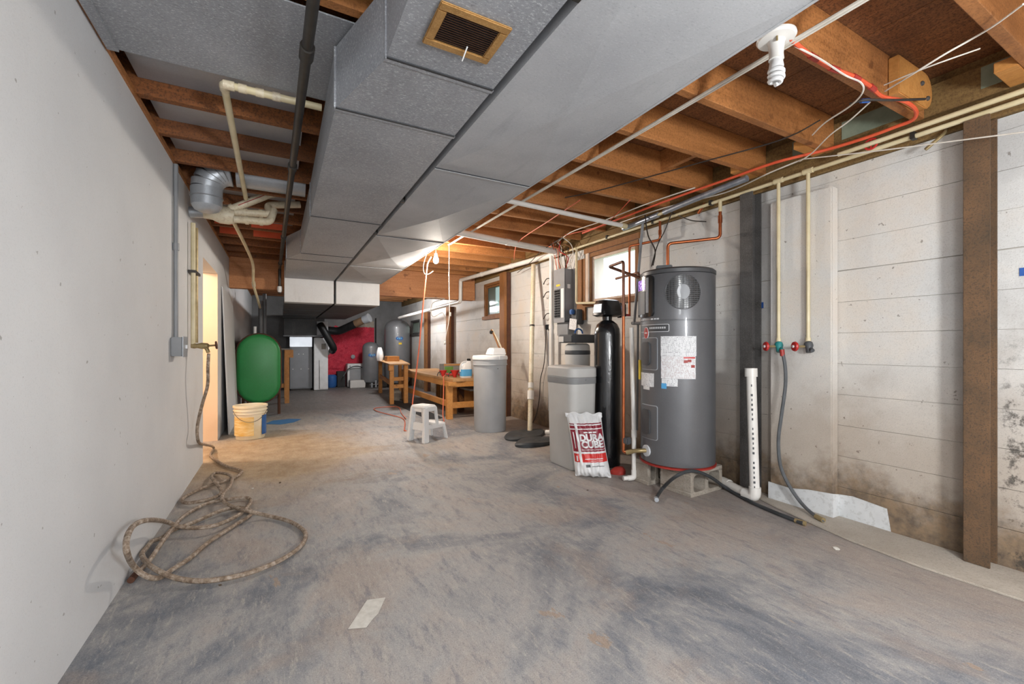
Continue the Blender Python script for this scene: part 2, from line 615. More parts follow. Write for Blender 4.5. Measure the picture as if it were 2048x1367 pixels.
MT['greyplastic'] = mat('light_grey_plastic', 'c3c2bf', 'b7b6b3', 3, rough=.5)
MT['greyband'] = mat('grey_band', '8d8e8f', '828384', 3, rough=.45)
MT['oldtank'] = mat('grey_polyethylene', 'b3b5b7', '9d9fa2', 2.5, rough=.55)
MT['panelgrey'] = mat('panel_grey', '8b8d90', '7c7e81', 4, rough=.45)
MT['darkgrey'] = mat('dark_grey', '505255', '434548', 5, rough=.5)
MT['yellow'] = mat('yellow_label', 'e2c22d', 'd3b020', 5, rough=.6)
MT['bluelabel'] = mat('blue_label', '2f62a3', '24508c', 9, rough=.4)
MT['bluetape'] = mat('blue_tape', '2e5da8', '264f93', 9, rough=.7)
MT['lightblue'] = mat('light_blue_label', '59a7d8', '4b99cc', 9, rough=.6)
MT['red'] = mat('red_paint', 'c4302c', 'a82522', 8, rough=.4)
MT['teal'] = mat('teal_valve', '2f8c8c', '1f6f70', 9, rough=.4)
MT['orange'] = mat('orange_sheath', 'e2623f', 'cf5030', 9, rough=.5)
MT['redorange'] = mat('orange_red_board', 'f2704a', 'e05a38', 4, 8, rough=.7)
MT['cord'] = mat('orange_cord', 'df7a58', 'd0654a', 9, rough=.5)
MT['whitewire'] = mat('white_wire', 'ddd8cf', 'c9c2b6', 12, rough=.5)
MT['darkwire'] = mat('dark_wire', '3a332e', '2a2522', 12, rough=.6)
MT['concrete'] = mat('grey_concrete', 'a79f94', '8c8377', 10, 9, rough=.9, bump=.5, bscale=60, speck=('6c6459', 90, .4))
MT['curb'] = mat('pale_concrete', 'bdb6ab', 'a49b8f', 3, 8, rough=.85, bump=.2, bscale=60, speck=('857c70', 120, .35), world=True)
MT['membrane'] = mat('white_membrane', 'd9dbdc', 'c3c5c6', 5, rough=.6, speck=('8f8d88', 30, .25))
MT['tan'] = mat('tan_enamel', 'a9814c', '8f6a3b', 20, rough=.5, metal=.2, speck=('c7a16a', 150, .4))
MT['louver'] = mat('dark_louver', '54331d', '3c2414', 20, rough=.6)
MT['green'] = mat('green_enamel', '2f8f4c', '2a7f43', 2.2, 6, rough=.4, speck=('3fa55f', 120, .3))
MT['rustedge'] = mat('rust_edge', '5c3826', '45291b', 12, rough=.8)
MT['bucket'] = mat('stained_bucket', 'e2dccb', 'd6c49c', 4, 7, rough=.5)
MT['ochre'] = mat('ochre_label', 'cf9f3f', 'e0cf9f', 10, 7, rough=.6, stretch=(1, 1, 6))
MT['redstone'] = mat('red_painted_stone', 'c92f45', 'a82339', 5, 8, rough=.8, bump=.9, bscale=22, speck=('e0586a', 45, .4))
MT['farwall'] = mat('grey_parging', '8f8f90', '6d6c6b', 1.5, 8, rough=.85, bump=.3, bscale=30)
MT['tankgrey'] = mat('tank_grey', '7b7d80', '6d6f72', 3, rough=.4, metal=.1, coat=.2)
MT['furnace'] = mat('furnace_grey', '808388', '74777c', 3, rough=.5, metal=.2)
MT['furnacewhite'] = mat('furnace_white', 'd5d7d9', 'c2c4c6', 6, rough=.5)
MT['stainless'] = mat('bright_sheet', 'c8ccd2', 'aeb3ba', 3, rough=.3, metal=.7)
MT['flue'] = mat('black_flue', '2a2b2d', '1d1e1f', 9, rough=.35, metal=.5)
MT['beige'] = mat('beige_paint', 'e6cdb0', 'dfc2a3', 1.5, rough=.75, world=True)
MT['bluefloor'] = mat('blue_paint', '3a78b0', '2f659a', 9, rough=.7)
MT['mat'] = mat('black_mat', '333334', '29292a', 20, rough=.9)
MT['cardboard'] = mat('cardboard', 'b88a58', 'a67844', 8, rough=.8)
MT['boxgrey'] = mat('grey_box', '8d8a85', '7b7873', 6, rough=.7)
MT['foil'] = mat('foil', 'aeb6c2', '8992a0', 18, rough=.3, metal=.6)
MT['screenpurple'] = None
MT['leaf'] = mat('leaf', '6f9a45', '4c7a2e', 12, rough=.6)
MT['glass'] = glass_mat('window_glass', (0.95, 0.97, 1, 1), 0.93)
MT['glassdirty'] = glass_mat('hazy_glass', (0.97, 0.98, 1, 1), 0.72, 0.3, 0.85)
MT['glasstint'] = glass_mat('grimy_glass', (0.34, 0.38, 0.36, 1), 0.85, 0.15, 0.4)
MT['glassdark'] = glass_mat('dusty_glass', (0.45, 0.46, 0.42, 1), 0.85, 0.2, 0.3)
MT['bulb'] = emis('lit_bulb', (1.0, 0.93, 0.82, 1), 40)
MT['dust'] = mat('pale_debris', 'd8d5cd', 'bdb9b0', 30, rough=.8)
MT['pebble'] = mat('brown_debris', '6d5c4a', '4f4235', 30, rough=.9)

def hose_mat():
    t = NT('braided_hose')
    o = t.obj()
    n = t.noise(o, 38, 4, 0.7)
    c = t.ramp(n, [(0.38, lin('6d5b4b')), (0.5, lin('8f7d6b')), (0.64, lin('b0a294'))])
    t.col(c)
    t.b.inputs['Roughness'].default_value = 0.6
    t.bump(t.noise(o, 120, 2), 0.3, 0.003)
    return t.m
MT['hose'] = hose_mat()

def paper_mat(name, ink, dens, period):
    """printed form: rows of small print drawn in the object's own height"""
    t = NT(name)
    o = t.obj()
    sep = t.n('ShaderNodeSeparateXYZ'); t.l(o, sep.inputs[0])
    z = sep.outputs[2]
    row = t.math('FRACT', t.math('DIVIDE', z, period))
    line = t.math('GREATER_THAN', row, 0.55)
    w = t.math('GREATER_THAN', t.noise(t.mapping(o, (1, 1, 0.35)), 130, 2, 0.7), 1 - dens)
    c = t.mix(t.math('MULTIPLY', t.math('MULTIPLY', line, w), 0.65), lin('dfe0e2'), lin(ink))
    t.col(c)
    t.b.inputs['Roughness'].default_value = 0.7
    return t.m
MT['paper'] = paper_mat('printed_form', '5b5d63', 0.48, 0.011)
MT['paper2'] = paper_mat('printed_notice', '8a5a50', 0.5, 0.0085)

def screen_mat():
    t = NT('lit_display')
    o = t.obj()
    n = t.noise(o, 90, 3, 0.7)
    c = t.ramp(n, [(0.42, lin('2d1a4a')), (0.56, lin('8a5cc9')), (0.68, lin('e6d6f5'))])
    t.col(c)
    t.l(c, t.b.inputs['Emission Color'])
    t.b.inputs['Emission Strength'].default_value = 0.8
    t.b.inputs['Roughness'].default_value = 0.2
    return t.m
MT['screenpurple'] = screen_mat()

# ================================================================== the room
XL, XR, YN, YF = -0.65, 3.21, -2.6, 12.9
JB, JT = 2.38, 2.60          # joist underside, subfloor underside

struct('floor', MB().box(XL-2.2, XR+0.24, YN-0.2, YF+0.2, -0.12, 0), 'floor')
# left wall with the door opening
mb = MB()
mb.box(XL-0.2, XL, YN, 5.0, 0, 2.37)
mb.box(XL-0.2, XL, 5.0, 6.1, 1.96, 2.37)
mb.box(XL-0.2, XL, 6.1, YF, 0, 2.37)
struct('wall_left', mb, 'plaster')
o = struct('trim_1', MB().box(XL-0.2, XL, 6.085, 6.099, 0, 1.958), 'beige')
# lit side room behind the opening
mb = MB()
mb.box(-2.75, -2.65, 4.2, 7.4, 0, 2.4)
mb.box(-2.65, XL-0.2, 4.1, 4.2, 0, 2.4)
mb.box(-2.65, XL-0.2, 7.4, 7.5, 0, 2.4)
mb.box(-2.75, XL-0.2, 4.1, 7.5, 2.4, 2.5)
struct('wall_side_room', mb, 'beige')
struct('wall_far', MB().box(XL-0.2, XR+0.24, YF, YF+0.15, 0, JT), 'farwall')
struct('wall_near', MB().box(XL-0.2, XR+0.24, YN-0.15, YN, 0, JT), 'plaster')
# sill plate on the left wall
struct('trim_2', MB().box(XL-0.16, XL+0.012, YN, YF, 2.37, 2.40), 'joist')
mb = MB()
mb.box(XL-0.2, XL-0.14, YN, YF, 2.40, JT)
struct('trim_3', mb, 'subfloor')

# right wall: courses of painted block, with three window openings
WINS = [(3.24, 4.06, 1.6, 2.2), (6.30, 7.0, 1.6, 2.2), (11.05, 11.9, 1.4, 1.8)]
def spans(z0, z1):
    ys = [(YN, YF)]
    for a, b, c, d in WINS:
        if z0 < d-1e-3 and z1 > c+1e-3:
            out = []
            for p, q in ys:
                if a > p and b < q:
                    out += [(p, a), (b, q)]
                else:
                    out.append((p, q))
            ys = out
    return ys
core = MB()
zs = [0.2*i for i in range(12)] + [2.27]
for z0, z1 in zip(zs, zs[1:]):
    for a, b in spans(z0, z1):
        core.box(XR+0.006, XR+0.22, a, b, z0, z1)
wr = struct('wall_right', core, 'mortar')
for i, (z0, z1) in enumerate(zip(zs, zs[1:])):
    for a, b in spans(z0, z1):
        j = random.uniform(-0.0015, 0.0015)
        m_ = MB()
        n = max(2, int((b-a)/0.35))
        # slightly wavy parged face, built as a strip of quads
        ga = 0.0012 if i not in (8,) else 0.004
        ring = []
        for k in range(n+1):
            y = a+(b-a)*k/n
            dx = random.uniform(-0.0025, 0.0025)+j
            w0 = random.uniform(-0.003, 0.003) if i == 8 else 0
            ring.append([(XR+dx, y, z0+ga+w0), (XR+0.2, y, z0+ga), (XR+0.2, y, z1-0.0012), (XR+dx, y, z1-0.0012)])
        m_.loft(ring)
        part('block_course', m_, 'block', wr)
# timber plate on top of the block wall
struct('trim_4', MB().box(XR-0.02, XR+0.2, YN, YF, 2.272, JT), 'platewood')
struct('trim_5', MB().box(XR-0.05, XR-0.021, YN, 7.3, 2.385, 2.55), 'platewood')
for a, b in ((0.66, 0.80), (1.08, 1.42), (1.55, 1.72)):
    part('painted_patch', MB().box(XR-0.054, XR-0.0505, a, b, 2.43, 2.54), 'subgreen', bpy.data.objects['trim_5'])

# pilaster and the white membrane skirting the wall
struct('trim_6', MB().box(3.13, XR-0.004, 1.462, 1.862, 0, 2.15), 'block', bev=0.008)
mb = MB()
top = [(1.87, .13), (1.75, .125), (1.6, .15), (1.47, .16)]
pts = [(3.121, y) for y, z in top]
def sheet(mb, pts3, thick):
    """vertical skirting sheet: (x, y, ztop) along its run, offset by thick"""
    lo, hi = [], []
    for x, y, z, nx, ny in pts3:
        lo.append(((x, y, 0.003), (x+nx*thick, y+ny*thick, 0.003)))
        hi.append(((x, y, z), (x+nx*thick, y+ny*thick, z)))
    rings = [[l[0], l[1], h[1], h[0]] for l, h in zip(lo, hi)]
    mb.loft(rings)
sheet(mb, [(3.128, 1.87, .13, -1, 0), (3.128, 1.72, .125, -1, 0), (3.128, 1.6, .15, -1, 0), (3.128, 1.458, .165, -1, -1), (3.205, 1.458, .15, -1, -1),
           (3.205, 1.38, .16, -1, 0), (3.205, 1.29, .15, -1, 0), (3.205, 1.205, .14, -1, 0), (3.205, 1.185, .0035, -1, 0)], 0.004)
solo('membrane_strip', mb, 'membrane', 'white plastic membrane strip at the foot of the right wall', 'membrane', ang=0.4)
# pale footing strip along the wall
poly = [(2.83, YN), (2.84, -.4), (2.83, .3), (2.85, .6), (2.83, .95), (2.86, 1.25), (2.93, 1.5), (3.0, 1.75), (3.1, 2.0), (3.20, 2.3), (3.20, YN)]
struct('trim_7', MB().prism(poly, 0.0005, 0.012), 'curb', bev=0.004)

# ceiling: subfloor boards above joists
ce = struct('ceiling', MB().box(XL-0.2, XR+0.24, YN-0.15, YF+0.15, JT+0.022, JT+0.06), 'subfloor')
nb = 9
w = (XR+0.2-(XL-0.14))/nb
for i in range(nb):
    x0 = XL-0.14+i*w
    part('subfloor_board', MB().box(x0+0.003, x0+w-0.003, YN, YF, JT+random.uniform(0, 0.004), JT+0.022), 'subfloor', ce)
JY = [0.6+0.443*k for k in range(-7, 28)]
for y in JY:
    if y > YF-0.1 or 7.33 < y < 7.52:
        continue
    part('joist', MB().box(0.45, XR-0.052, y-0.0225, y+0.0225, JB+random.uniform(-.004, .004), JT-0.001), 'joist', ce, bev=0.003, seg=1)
    part('joist', MB().box(XL-0.12, 0.449, y-0.0225, y+0.0225, JB+random.uniform(-.004, .004), JT-0.001), 'joistshade', ce, bev=0.003, seg=1)
# lapped end of a joist by the steel post, blocking and nailers
def endblock(y, x0, x1):
    m_ = MB()
    prof = []
    for k in range(9):
        a = R(-90+180*k/8)
        prof.append((x1-0.09+0.09*math.cos(a), JB+0.1+0.095*math.sin(a)))
    poly = [(x0, JB+0.195)] + [(x0, JB+0.005)] + prof
    m_.prism(poly, y-0.045, y, lambda x, z, yy: (x, yy, z))
    return m_
blk = part('joist_end', endblock(1.0195, 2.72, 3.12), 'bench', ce, bev=0.004)
for bx_, bz in ((2.98, 2.50), (3.05, 2.44)):
    part('bolt', MB().lathe_at([(0.012, 0), (0.012, .008), (0.006, .012)], (bx_, 0.9745, bz), (0, -1, 0), 10), 'darksteel', blk)
for y in (0.6, 1.486, 1.929):
    part('nailer', MB().box(2.92, 3.15, y+0.023, y+0.10, JB+0.002, JB+0.05), 'bench', ce, bev=0.003)
part('blocking', MB().box(1.40, 1.80, 2.15, 2.19, JB+0.06, JT-0.002), 'joist', ce)
part('blocking', MB().box(XL+0.02, 0.6, 1.70, 1.74, JB-0.002, JT-0.002), 'joist', ce)
for x in (1.95, 2.55):
    part('blocking', MB().box(x, x+0.04, 1.952, 2.348, JB+0.07, JT-0.002), 'joist', ce)
# bright sheet pans lining the bays on the left
pn = thing('sheet_metal_pan', 'dull grey sheet metal pan nailed under the joists above the left wall', 'sheet metal', (-0.2, 2.05, 2.36))
part('pan_sheet', MB().box(XL+0.012, 0.60, 1.76, 2.385, 2.366, 2.372), 'galv', pn)
part('pan_flange', MB().box(XL+0.012, XL+0.05, 1.76, 2.385, 2.356, 2.3655), 'galv', pn)
gi = 0
ordn = ['first', 'second', 'third', 'fourth', 'fifth', 'sixth', 'seventh', 'eighth', 'ninth']
for y in JY:
    if 2.3 < y < 5.4:
        zz = 2.465 if gi != 3 else 2.565
        b = MB().box(XL+0.02, 0.12, y+0.026, y+0.417, zz, zz+0.004)
        b.box(XL+0.02, 0.12, y+0.0235, y+0.026, zz-0.03, zz+0.03)
        solo('bay_liner', b, 'galv3', 'grey metal liner up inside the %s joist bay beyond the wide pan' % ordn[gi], 'sheet metal', 'metal liners in the left joist bays')
        gi += 1
for k, y in enumerate([j for j in JY if 5.4 < j < 6.5][:2]):
    for q, (xa, xb) in enumerate(((XL+0.04, -0.42), (-0.28, 0.02))):
        b = MB().box(xa, xb, y-0.029, y-0.0235, JB+0.02, JB+0.16)
        solo('insulation_board', b, 'redorange', '%s orange red board on the %s dark joist beyond the drain pipes' % (('short', 'long')[q], ('nearer', 'farther')[k]), 'board', 'orange boards between joists')

# main girder
g = thing('ceiling_girder', 'heavy orange timber girder crossing the whole ceiling', 'beam', (1.3, 7.42, 1.95))
part('girder_ply', MB().box(XL, XR-0.03, 7.36, 7.41, 1.95, JT-0.002), 'girder', g, bev=0.004)
part('girder_ply', MB().box(XL, XR-0.03, 7.412, 7.46, 1.953, JT-0.002), 'girder', g, bev=0.004)
part('girder_ply', MB().box(XL, XR-0.03, 7.462, 7.51, 1.95, JT-0.002), 'girder', g, bev=0.004)

# windows
def window(n, y0, y1, z0, z1, mframe, glassm, label, mull=0, jamb='frame'):
    fr = MB()
    t_ = 0.045
    fr.box(XR-0.01, XR+0.2, y0+0.002, y0+t_, z0+0.002, z1-0.002)
    fr.box(XR-0.01, XR+0.2, y1-t_, y1-0.002, z0+0.002, z1-0.002)
    fr.box(XR-0.01, XR+0.2, y0+t_, y1-t_, z1-t_, z1-0.002)
    fr.box(XR-0.035, XR+0.2, y0-0.03, y1+0.03, z0-0.03, z0+t_*0.6)
    w_ = struct('window_%d' % n, fr, mframe, label=label)
    s = MB()
    a = 0.03
    s.box(XR+0.025, XR+0.055, y0+t_, y0+t_+a, z0+0.03, z1-t_)
    s.box(XR+0.025, XR+0.055, y1-t_-a, y1-t_, z0+0.03, z1-t_)
    s.box(XR+0.025, XR+0.055, y0+t_+a, y1-t_-a, z1-t_-a, z1-t_)
    s.box(XR+0.025, XR+0.055, y0+t_+a, y1-t_-a, z0+0.03, z0+0.03+a)
    part('sash', s, jamb, w_)
    part('pane', MB().box(XR+0.037, XR+0.043, y0+t_+a, y1-t_-a, z0+0.03+a, z1-t_-a), glassm, w_)
window(1, *WINS[0][:2], 1.6, 2.2, 'frame', 'glassdirty', 'bright basement window with wooden frame', jamb='jambpale')
window(2, *WINS[1][:2], 1.6, 2.2, 'frame', 'glasstint', 'small basement window in weathered brown frame', jamb='frame')
window(3, *WINS[2][:2], 1.4, 1.8, 'darksteel', 'glassdark', 'little far basement window', jamb='darksteel')
# pale side casing of the bright window
part('casing', MB().box(XR-0.03, XR-0.011, 4.02, 4.075, 1.6, 2.22), 'jambpale', bpy.data.objects['window_1'], bev=0.003)
part('head_casing', MB().box(XR-0.035, XR-0.012, 3.2, 4.1, 2.20, 2.262), 'frame', bpy.data.objects['window_1'], bev=0.003)
# ground and a shrub outside
struct('ground', MB().box(XR+0.45, 9, -4, 15, 1.2, 1.25), 'leaf')
def shrub(cx, cy, cz, r, label):
    m_ = MB()
    for i in range(220):
        a = random.uniform(0, 2*PI); e = random.uniform(-.3, 1.4); rr = r*random.uniform(.55, 1)
        p = Vector((cx+rr*math.cos(a)*math.cos(e), cy+rr*math.sin(a)*math.cos(e), cz+rr*math.sin(e)))
        u = Vector((random.uniform(-1, 1), random.uniform(-1, 1), random.uniform(-1, 1))).normalized()*0.07
        v = u.orthogonal().normalized()*0.03
        m_.add([p-u, p+v, p+u, p-v], [(0, 1, 2, 3)])
    t = thing('shrub', label, 'shrub', (cx, cy, 1.25))
    part('foliage', m_, 'leaf', t)
    part('stem', MB().cyl((cx, cy, 1.25), (cx, cy, cz+r*.4), .02, .012, 6), 'frame', t)
shrub(4.35, 9.2, 1.75, 0.5, 'green shrub outside the small brown framed window')

# ================================================================== ducts
ZB, ZT = 2.10, 2.352
def ductsec(x0, x1, y0, y1, zb, zt, crease=True, xa=None, xb=None):
    """box duct section; the underside is cross-broken to a shallow ridge"""
    xa = x0 if xa is None else xa
    xb = x1 if xb is None else xb
    m_ = MB()
    cx, cy = (x0+x1)/2, (y0+y1)/2
    v = [(x0, y0, zb), (x1, y0, zb), (xb, y1, zb), (xa, y1, zb), (x0, y0, zt), (x1, y0, zt), (xb, y1, zt), (xa, y1, zt), (cx, cy, zb-(0.026 if crease else 0))]
    f = [(4, 5, 6, 7), (0, 1, 5, 4), (1, 2, 6, 5), (2, 3, 7, 6), (3, 0, 4, 7)]
    f += [(0, 8, 1), (1, 8, 2), (2, 8, 3), (3, 8, 0)] if crease else [(0, 3, 2, 1)]
    m_.add(v, f)
    return m_
def seam(x0, x1, y, zb, zt):
    m_ = MB()
    m_.box(x0-0.004, x1+0.004, y-0.009, y+0.009, zb-0.004, zb+0.002)
    m_.box(x0-0.006, x0+0.002, y-0.009, y+0.009, zb+0.002, zt)
    return m_
def hem(x0, x1, y, zb):
    return MB().box(x0, x1, y-0.005, y+0.005, zb-0.013, zb-0.0082)

dl = thing('air_duct', 'long grey sheet metal duct carrying the tan register, left of the pair', 'duct', (0.45, 3.0, ZB))
X1 = 0.718
secs = [(0.318, 0.318, YN+.05, 0.2, 0), (0.318, 0.318, 0.2, 1.50, 0), (0.318, 0.20, 1.50, 1.915, 0), (0.20, 0.20, 1.915, 3.6, 0), (0.20, 0.19, 3.6, 5.1, 0), (0.19, 0.06, 5.1, 5.5, 0), (0.06, 0.06, 5.5, 7.08, 0)]
for i, (a, b, y0, y1, cr) in enumerate(secs):
    z = ZB
    s_ = part('duct_section', ductsec(a, X1, y0, y1-0.001, z, ZT, False, b), 'galv', dl, flat=True)
    if i:
        part('seam_cleat', seam(a, X1, y0, z, ZT), 'galv', s_)
        part('seam_line', hem(a, X1, y0-0.012, z+0.0085), 'seam', s_)
part('drop_box', MB().box(0.05, X1, 7.08, 7.34, 1.755, ZT), 'galvwhite', dl, bev=0.003)
part('lower_duct', ductsec(0.05, X1, 7.341, 11.55, 1.755, 1.935, False), 'galvdark', dl, flat=True)
for y in (8.6, 9.9, 11.0):
    part('seam_cleat', MB().box(0.046, X1+.002, y-.01, y+.01, 1.747, 1.936), 'galvdark', dl)
dr = thing('air_duct', 'wide smooth grey return duct with cross-broken panels, right of the pair', 'duct', (1.06, 3.0, ZB))
XA, XB = 0.752, 1.37
def xbf(y):
    return 1.325+0.012*y
ys = [YN+.05, -1.0, 0.65, 2.3, 3.95, 5.6, 7.08]
for i, (y0, y1) in enumerate(zip(ys, ys[1:])):
    s_ = part('duct_panel', ductsec(XA, xbf(y0), y0, y1-0.001, ZB, ZT, True, None, xbf(y1)), 'galv2', dr, flat=True)
    if i:
        part('seam_cleat', MB().box(XA-0.002, xbf(y0)+0.003, y0-0.008, y0+0.008, ZB-0.006, ZB+0.001), 'galv2', s_)
        part('seam_line', hem(XA, xbf(y0), y0-0.012, ZB+0.0095), 'seam', s_)
part('hem_edge', MB().hexa([(xbf(-2.5), -2.5, ZB-.002), (xbf(-2.5)+.012, -2.5, ZB-.002), (xbf(7.08)+.012, 7.08, ZB-.002), (xbf(7.08), 7.08, ZB-.002)], [(xbf(-2.5), -2.5, ZB+.03), (xbf(-2.5)+.012, -2.5, ZB+.03), (xbf(7.08)+.012, 7.08, ZB+.03), (xbf(7.08), 7.08, ZB+.03)]), 'galv2', dr)
part('drop_box', MB().box(XA, XB+.03, 7.08, 7.34, 1.755, ZT), 'galvwhite', dr, bev=0.003)
part('lower_duct', ductsec(XA, XB+.03, 7.341, 11.3, 1.755, 1.935, False), 'galvdark', dr, flat=True)
for y in (0.98, 2.95, 3.9):
    # strap hooks in the slot between the ducts
    part('strap', MB().box(0.722, 0.75, y-0.012, y+0.012, ZB-0.004, ZT+.02), 'iron', dr)
# side takeoff flap on the right edge
part('takeoff_flange', MB().box(XB+0.012, XB+0.09, 1.60, 1.95, ZB+0.18, ZB+0.19), 'galv3', dr)

# register
rg = thing('ceiling_register', 'tan framed air register with dark louvers on the duct', 'vent', (0.515, 1.26, ZB-0.001))
fx0, fx1, fy0, fy1 = 0.40, 0.63, 1.165, 1.355
m_ = MB()
bw = 0.03
z0, z1 = ZB-0.010, ZB-0.001
m_.box(fx0, fx1, fy0, fy0+bw, z0, z1).box(fx0, fx1, fy1-bw, fy1, z0, z1).box(fx0, fx0+bw, fy0+bw, fy1-bw, z0, z1).box(fx1-bw, fx1, fy0+bw, fy1-bw, z0, z1)
part('frame', m_, 'tan', rg, bev=0.003)
part('back', MB().box(fx0+bw, fx1-bw, fy0+bw, fy1-bw, z1-0.002, z1), 'seam', rg)
yy = fy0+bw+0.006
while yy < fy1-bw-0.004:
    part('louver', MB().hexa([(fx0+bw, yy-0.003, z0+.001), (fx1-bw, yy-0.003, z0+.001), (fx1-bw, yy-0.001, z0+.001), (fx0+bw, yy-0.001, z0+.001)],
                             [(fx0+bw, yy+0.001, z1-.0025), (fx1-bw, yy+0.001, z1-.0025), (fx1-bw, yy+0.003, z1-.0025), (fx0+bw, yy+0.003, z1-.0025)]), 'louver', rg, flat=True)
    yy += 0.0095
part('lever', MB().cyl((0.535, 1.30, z0), (0.535, 1.345, z0-0.02), .0025, .002, 6), 'white', rg)

# round elbow duct by the left wall
el = thing('round_duct', 'galvanised round duct with segmented elbow beside the left wall', 'duct', (-0.5, 4.05, 2.1))
RC = 0.1
EX, EY = -0.49, 3.95
path = []
for k in range(6):
    a = R(90*k/5)
    path.append((EX+0.15-0.15*math.sin(a), EY, 2.30+0.15*math.cos(a)))
# gore segments
full = [(0.10, EY, 2.45)] + path + [(EX, EY, 2.16)]
part('run', MB().cyl((0.18, EY, 2.45), (-0.30, EY, 2.45), RC, RC, 20), 'galv3', el)
for i in range(len(path)-1):
    a, b = Vector(path[i]), Vector(path[i+1])
    part('gore', MB().tube([a, b], [RC+.004, RC], 20), 'galv3', el)
    part('bead', MB().tube([a-(b-a).normalized()*.003, a+(b-a).normalized()*.003], RC+.006, 20), 'panelgrey', el)
part('collar', MB().cyl((EX, EY, 2.30), (EX, EY, 2.17), RC+.003, RC-.002, 20), 'galv3', el)
part('bead', MB().cyl((EX, EY, 2.235), (EX, EY, 2.228), RC+.006, None, 20), 'panelgrey', el)
part('end_cap', MB().lathe_at([(RC-.002, 0), (RC*.8, .03), (RC*.5, .045)], (EX, EY, 2.17), (0, 0, -1), 20), 'galv3', el)

# black iron pipe under the left joists
ip = thing('iron_pipe', 'black iron pipe hung under the joists left of the ducts', 'pipe', (0.06, 4, 2.22))
A, B = Vector((0.105, 1.0, 2.25)), Vector((-0.01, 7.15, 2.25))
part('pipe_run', MB().pipe([A, B, (-0.01, 7.15, 1.88)], 0.02, 12), 'iron', ip)
for t in (0.13, 0.33, 0.66, 0.93):
    p = A.lerp(B, t); q = A.lerp(B, t+0.012)
    part('coupling', MB().cyl(p, q, 0.027, None, 12), 'iron', ip)
part('valve', MB().lathe_at([(.03, 0), (.034, .03), (.03, .07), (.018, .09)], (-0.01, 7.15, 1.98), (0, 0, -1), 10), 'white', ip)

# cream drain / vent pipes on the left
cp = thing('pvc_pipe', 'cream plastic pipe crossing under the left joists and turning away', 'pipe', (-0.2, 3, 2.3))
zc = 2.335
part('pipe_run', MB().pipe([(0.185, 2.40, zc), (-0.232, 2.40, zc), (-0.25, 4.15, zc-.01)], 0.017, 10, 0.02), 'cream', cp)
for x in (0.1, 0.0, -0.07, -0.14, -0.2):
    part('coupling', MB().cyl((x, 2.40, zc), (x-0.035, 2.40, zc), 0.0205, None, 10), 'oldpvc', cp)
part('elbow', MB().pipe([(-0.19, 2.40, zc), (-0.232, 2.40, zc), (-0.2325, 2.45, zc)], 0.0215, 10, 0.025), 'oldpvc', cp)
v2 = thing('pvc_pipe', 'long thin cream pipe sloping down to the green tank', 'pipe', (-0.3, 6, 1.6))
part('pipe_run', MB().tube(catmull([(-0.365, 4.55, 2.212), (-0.323, 5.6, 2.176), (-0.309, 6.4, 2.141), (-0.327, 6.9, 1.96), (-0.289, 7.3, 1.778), (-0.297, 8.2, 1.737)], 5), 0.017, 8), 'cream', v2)
part('vent_riser', MB().cyl((-0.29, 8.28, 1.302), (-0.29, 8.28, 1.86), 0.035, None, 10), 'darkgrey', v2)
part('coupling', MB().cyl((-0.326, 6.87, 1.984), (-0.323, 6.95, 1.939), 0.024, None, 8), 'oldpvc', v2)

dw = thing('drain_assembly', 'cream plastic drain wye and traps hanging below the left joists', 'pipe', (-0.3, 4.3, 2.1))
YD = 4.3
p0, p1, p2 = Vector((-0.605, 4.3, 2.186)), Vector((-0.494, 4.3, 2.214)), Vector((-0.38, 4.3, 2.202))
part('wye_body', MB().tube([p1-Vector((.06, 0, 0)), p1, p1.lerp(p2, .5), p2, p2+Vector((.04, 0, 0))], [.055, .058, .075, .07, .06], 16), 'oldpvc', dw)
part('wall_stub', MB().cyl((XL, YD, p0.z+.01), p1, 0.045, None, 14), 'galv3', dw)
a, b, c, d = Vector((-0.38, 4.3, 2.252)), Vector((-0.042, 4.3, 2.46)), Vector((-0.019, 4.3, 2.49)), Vector((-0.004, 4.3, 2.669))
part('branch', MB().pipe([a, b, d], 0.032, 14, .05), 'oldpvc', dw)
part('print_stripe', MB().beam(a.lerp(b, .2)+Vector((0, -.033, 0)), a.lerp(b, .85)+Vector((0, -.033, 0)), .002, .006), 'redseal', dw)
part('hub', MB().cyl(a.lerp(b, .03), a.lerp(b, .1), .041, None, 14), 'oldpvc', dw)
part('hub', MB().cyl(b.lerp(d, .25), b.lerp(d, .4), .039, None, 14), 'oldpvc', dw)
part('hub', MB().cyl(a.lerp(b, .9), b, .039, None, 14), 'oldpvc', dw)
part('hub', MB().cyl(b.lerp(d, .8), d, .039, None, 14), 'oldpvc', dw)
a2 = Vector((-0.355, 4.3, 2.239)); b2 = Vector((-0.08, 4.3, 2.262)); c2 = Vector((-0.102, 4.4, 2.366))
part('trap_arm', MB().pipe([a2, b2, c2, Vector((0.16, 4.42, c2.z+.05))], 0.03, 12, .04), 'oldpvc', dw)
a3 = Vector((-0.341, 4.25, 2.169)); b3 = Vector((-0.079, 4.25, 2.18)); c3 = Vector((-0.05, 4.32, 2.307))
part('trap_arm', MB().pipe([a3, b3, c3], 0.03, 12, .04), 'oldpvc', dw)
for (u, v) in ((a2, b2), (a3, b3)):
    for t in (.3, .7):
        part('hub', MB().cyl(u.lerp(v, t), u.lerp(v, t+.1), .036, None, 12), 'oldpvc', dw)
bp = thing('pvc_pipe', 'short cream pipe stub with a blue capped valve under the left joists', 'pipe', (0.1, 4.3, 2.3))
e0 = Vector((-0.019, 4.3, 2.675))
part('pipe_run', MB().pipe([e0, (0.2, 4.3, e0.z-.02)], 0.022, 10), 'cream', bp)
part('blue_cap', MB().lathe_at([(.012, 0), (.022, .004), (.022, .03), (.012, .034)], e0-Vector((.035, 0, -.012)), (0, 0, 1), 10), 'bluelabel', bp)

